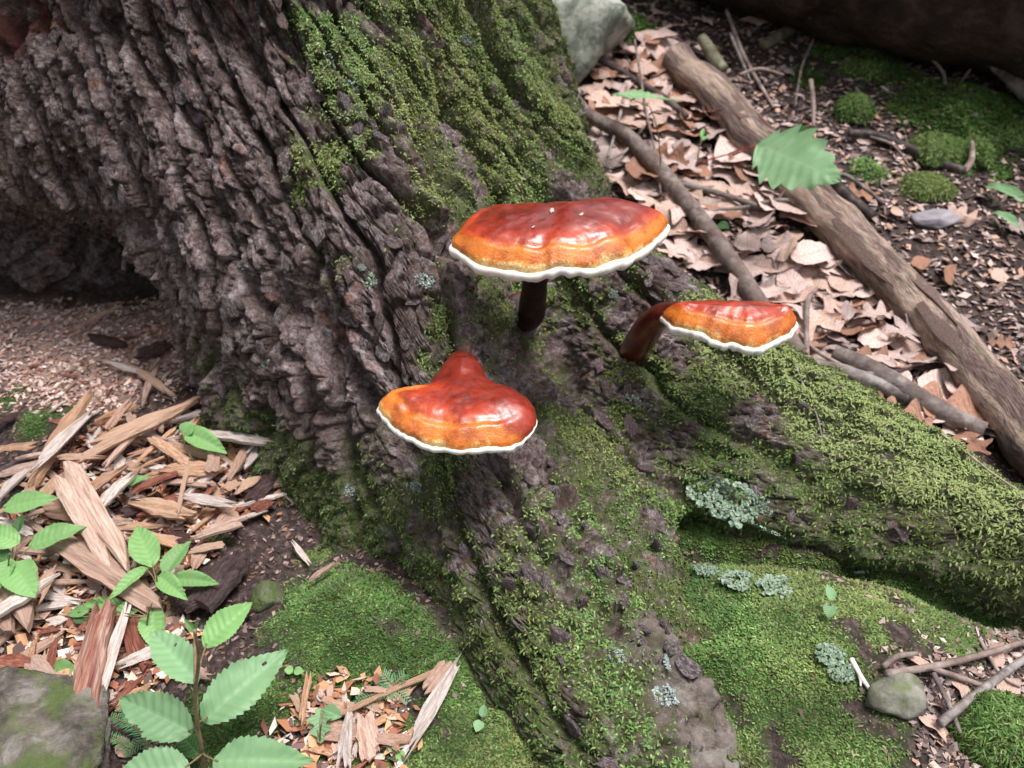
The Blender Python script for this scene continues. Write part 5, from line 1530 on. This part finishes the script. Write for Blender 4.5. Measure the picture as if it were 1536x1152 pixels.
seedling('tiny twin leaved sprout on the moss by the white splinter', (722, 1092), [(722, 1084), (723, 1078)], [((724, 1076), (726, 1056), .008, .014, .008, M_LEAF, {'tooth': 0}), ((721, 1080), (714, 1098), .008, .006, .010, M_LEAF, {'tooth': 0})], .0006, 'sprouts on the moss')
seedling('tiny twin leaved sprout near the forked end of the white splinter', (592, 1140), [(592, 1132), (592, 1128)], [((590, 1128), (585, 1112), .008, .012, .008, M_LEAF, {'tooth': 0}), ((594, 1130), (606, 1142), .008, .006, .012, M_LEAFY, {'tooth': 0})], .0006, 'sprouts on the moss')
seedling('bright two leaved sprout on the moss under the right root', (1247, 925), [(1247, 912), (1246, 903)], [((1249, 901), (1241, 876), .014, .022, .010, M_LEAF, {'tooth': 0}), ((1246, 905), (1242, 927), .014, .008, .012, M_LEAF, {'tooth': 0})], .0006, 'sprouts on the moss')
seedling('tiny round leaved sprout at the mossy edge beside the chips', (440, 1015), [(440, 1010), (440, 1006)], [((440, 1006), (426, 1004), .006, .007, .008, M_LEAFY, {'tooth': 0}), ((441, 1006), (456, 1007), .006, .007, .008, M_LEAFY, {'tooth': 0})], .0005, 'sprouts on the moss')
# leaves over the background litter
seedling('maple seedling with one big toothed leaf on a red stalk', (1040, 262), [(1050, 245), (1090, 232), (1135, 218)], [((1136, 216), (1262, 272), .100, .085, .100, M_LEAF, {'tooth': .35, 'nt': 6, 'curl': -.1, 'fold': .05, 'nhint': (.1, -1, .75)})], .0016)
for ch in [o for o in bpy.data.objects if o.parent and o.parent.get('label', '').startswith('maple') and o.name.startswith(('stem', 'petiole'))]:
    ch.data.materials[0] = M_REDST
seedling('narrow green leaf floating edge on above the pink litter', (992, 290), [(990, 230), (985, 190), (975, 160)], [((918, 140), (1022, 152), .11, .11, .040, M_LEAF, {'tooth': .12, 'nt': 9, 'fold': .05, 'curl': -.1, 'nhint': (0, -.1, 1)})], .0012)
seedling('dark glossy leaf standing behind the maple leaf', (1212, 240), [(1212, 232)], [((1186, 212), (1228, 214), .035, .030, .055, M_LEAFD, {'tooth': 0, 'nhint': (.1, -1, .5)})], .001)
seedling('long pale leaf at the side of the litter beyond the log', (1500, 300), [(1500, 292)], [((1478, 278), (1545, 302), .02, .02, .028, M_LEAF, {'tooth': .05})], .001)
seedling('small bent green leaf on soil beyond the fallen log', (1512, 335), [(1510, 330)], [((1490, 318), (1532, 340), .015, .012, .020, M_LEAF, {'tooth': .05})], .001)
seedling('tiny green ivy like leaf in front of the pale boulder', (822, 42), [(820, 35)], [((818, 34), (822, 18), .03, .04, .022, M_LEAFY, {'tooth': .05, 'nhint': (0, -1, .6)})], .001)
seedling('slim pale budded sprout between grey stick and fallen log', (1045, 265), [(1048, 230), (1052, 205)], [((1052, 208), (1056, 190), .05, .062, .008, M_LEAFY, {'tooth': 0}), ((1052, 210), (1062, 204), .05, .054, .008, M_LEAFY, {'tooth': 0})], .0011)
seedling('small dark round leaf in the litter beside the grey stick', (1084, 345), [(1084, 342)], [((1076, 336), (1094, 342), .012, .012, .02, M_LEAFD, {'tooth': 0})], .0008)

# hemlock seedlings: needles along fine shoots
M_NEEDLE = mat_noise('hemlock_needle', [(.3, (.055, .15, .065)), (.7, (.11, .25, .10))], 120, rough=.45, bstr=.1, bdist=.0005, vary=.1)
def sprig(label, base, shoots, nl, seed):
    P0 = on_ground(*base, g0); root = thing('hemlock_seedling', label, 'plant', P0)
    g = np.random.default_rng(seed)
    for (a, b, za, zb) in shoots:
        A = at_z(a[0], a[1], P0[2] + za) - P0; B = at_z(b[0], b[1], P0[2] + zb) - P0
        V, F = tube([A, (A + B) / 2 + np.array([0, 0, .002]), B], [.0008, .0007, .0004], 6, 6, .05, seed)
        sh = obj('shoot', poly_mesh('shoot', V, F, M_GSTEM), root)
        d = unit(B - A); side = unit(np.cross(d, [0, 0, 1])); L = np.linalg.norm(B - A)
        VV, FF = [], []
        n = int(L / .0011)
        for i in range(n):
            s = 1 if i % 2 else -1; t = (i + 1) / n
            p = A + (B - A) * t + np.array([0, 0, .002 * (1 - (2 * t - 1) ** 2)]); ln = nl * (1 - .5 * t) * g.uniform(.8, 1.2)
            e = p + (side * s * .9 + d * .45 + np.array([0, 0, g.normal(.05, .12)])) * ln; w = d * .0007
            k = len(VV); VV += [p - w * .6, p + w * .6, (p + e) / 2 + w, e, (p + e) / 2 - w]; FF += [(k, k + 1, k + 2, k + 4), (k + 4, k + 2, k + 3, k + 3)]
        nd = obj('needles', poly_mesh('needles', np.array(VV), np.array(FF), M_NEEDLE), sh, kind='stuff')
sprig('dark hemlock seedling under the big birch leaves', (215, 1120), [((225, 1120), (180, 1060), .018, .022), ((220, 1110), (190, 1130), .014, .012), ((215, 1105), (228, 1060), .016, .024), ((205, 1130), (165, 1105), .01, .012), ((225, 1140), (190, 1165), .012, .010), ((210, 1095), (165, 1075), .018, .018), ((235, 1100), (250, 1075), .014, .016)], .0085, 3)
sprig('fresh hemlock seedling crossing the orange splinter on the moss', (590, 1050), [((595, 1035), (535, 1050), .012, .010), ((590, 1030), (612, 1052), .012, .006), ((590, 1030), (575, 1010), .012, .018), ((590, 1030), (608, 1012), .012, .016), ((560, 1042), (530, 1062), .010, .006), ((592, 1032), (560, 1020), .012, .014)], .0095, 4)
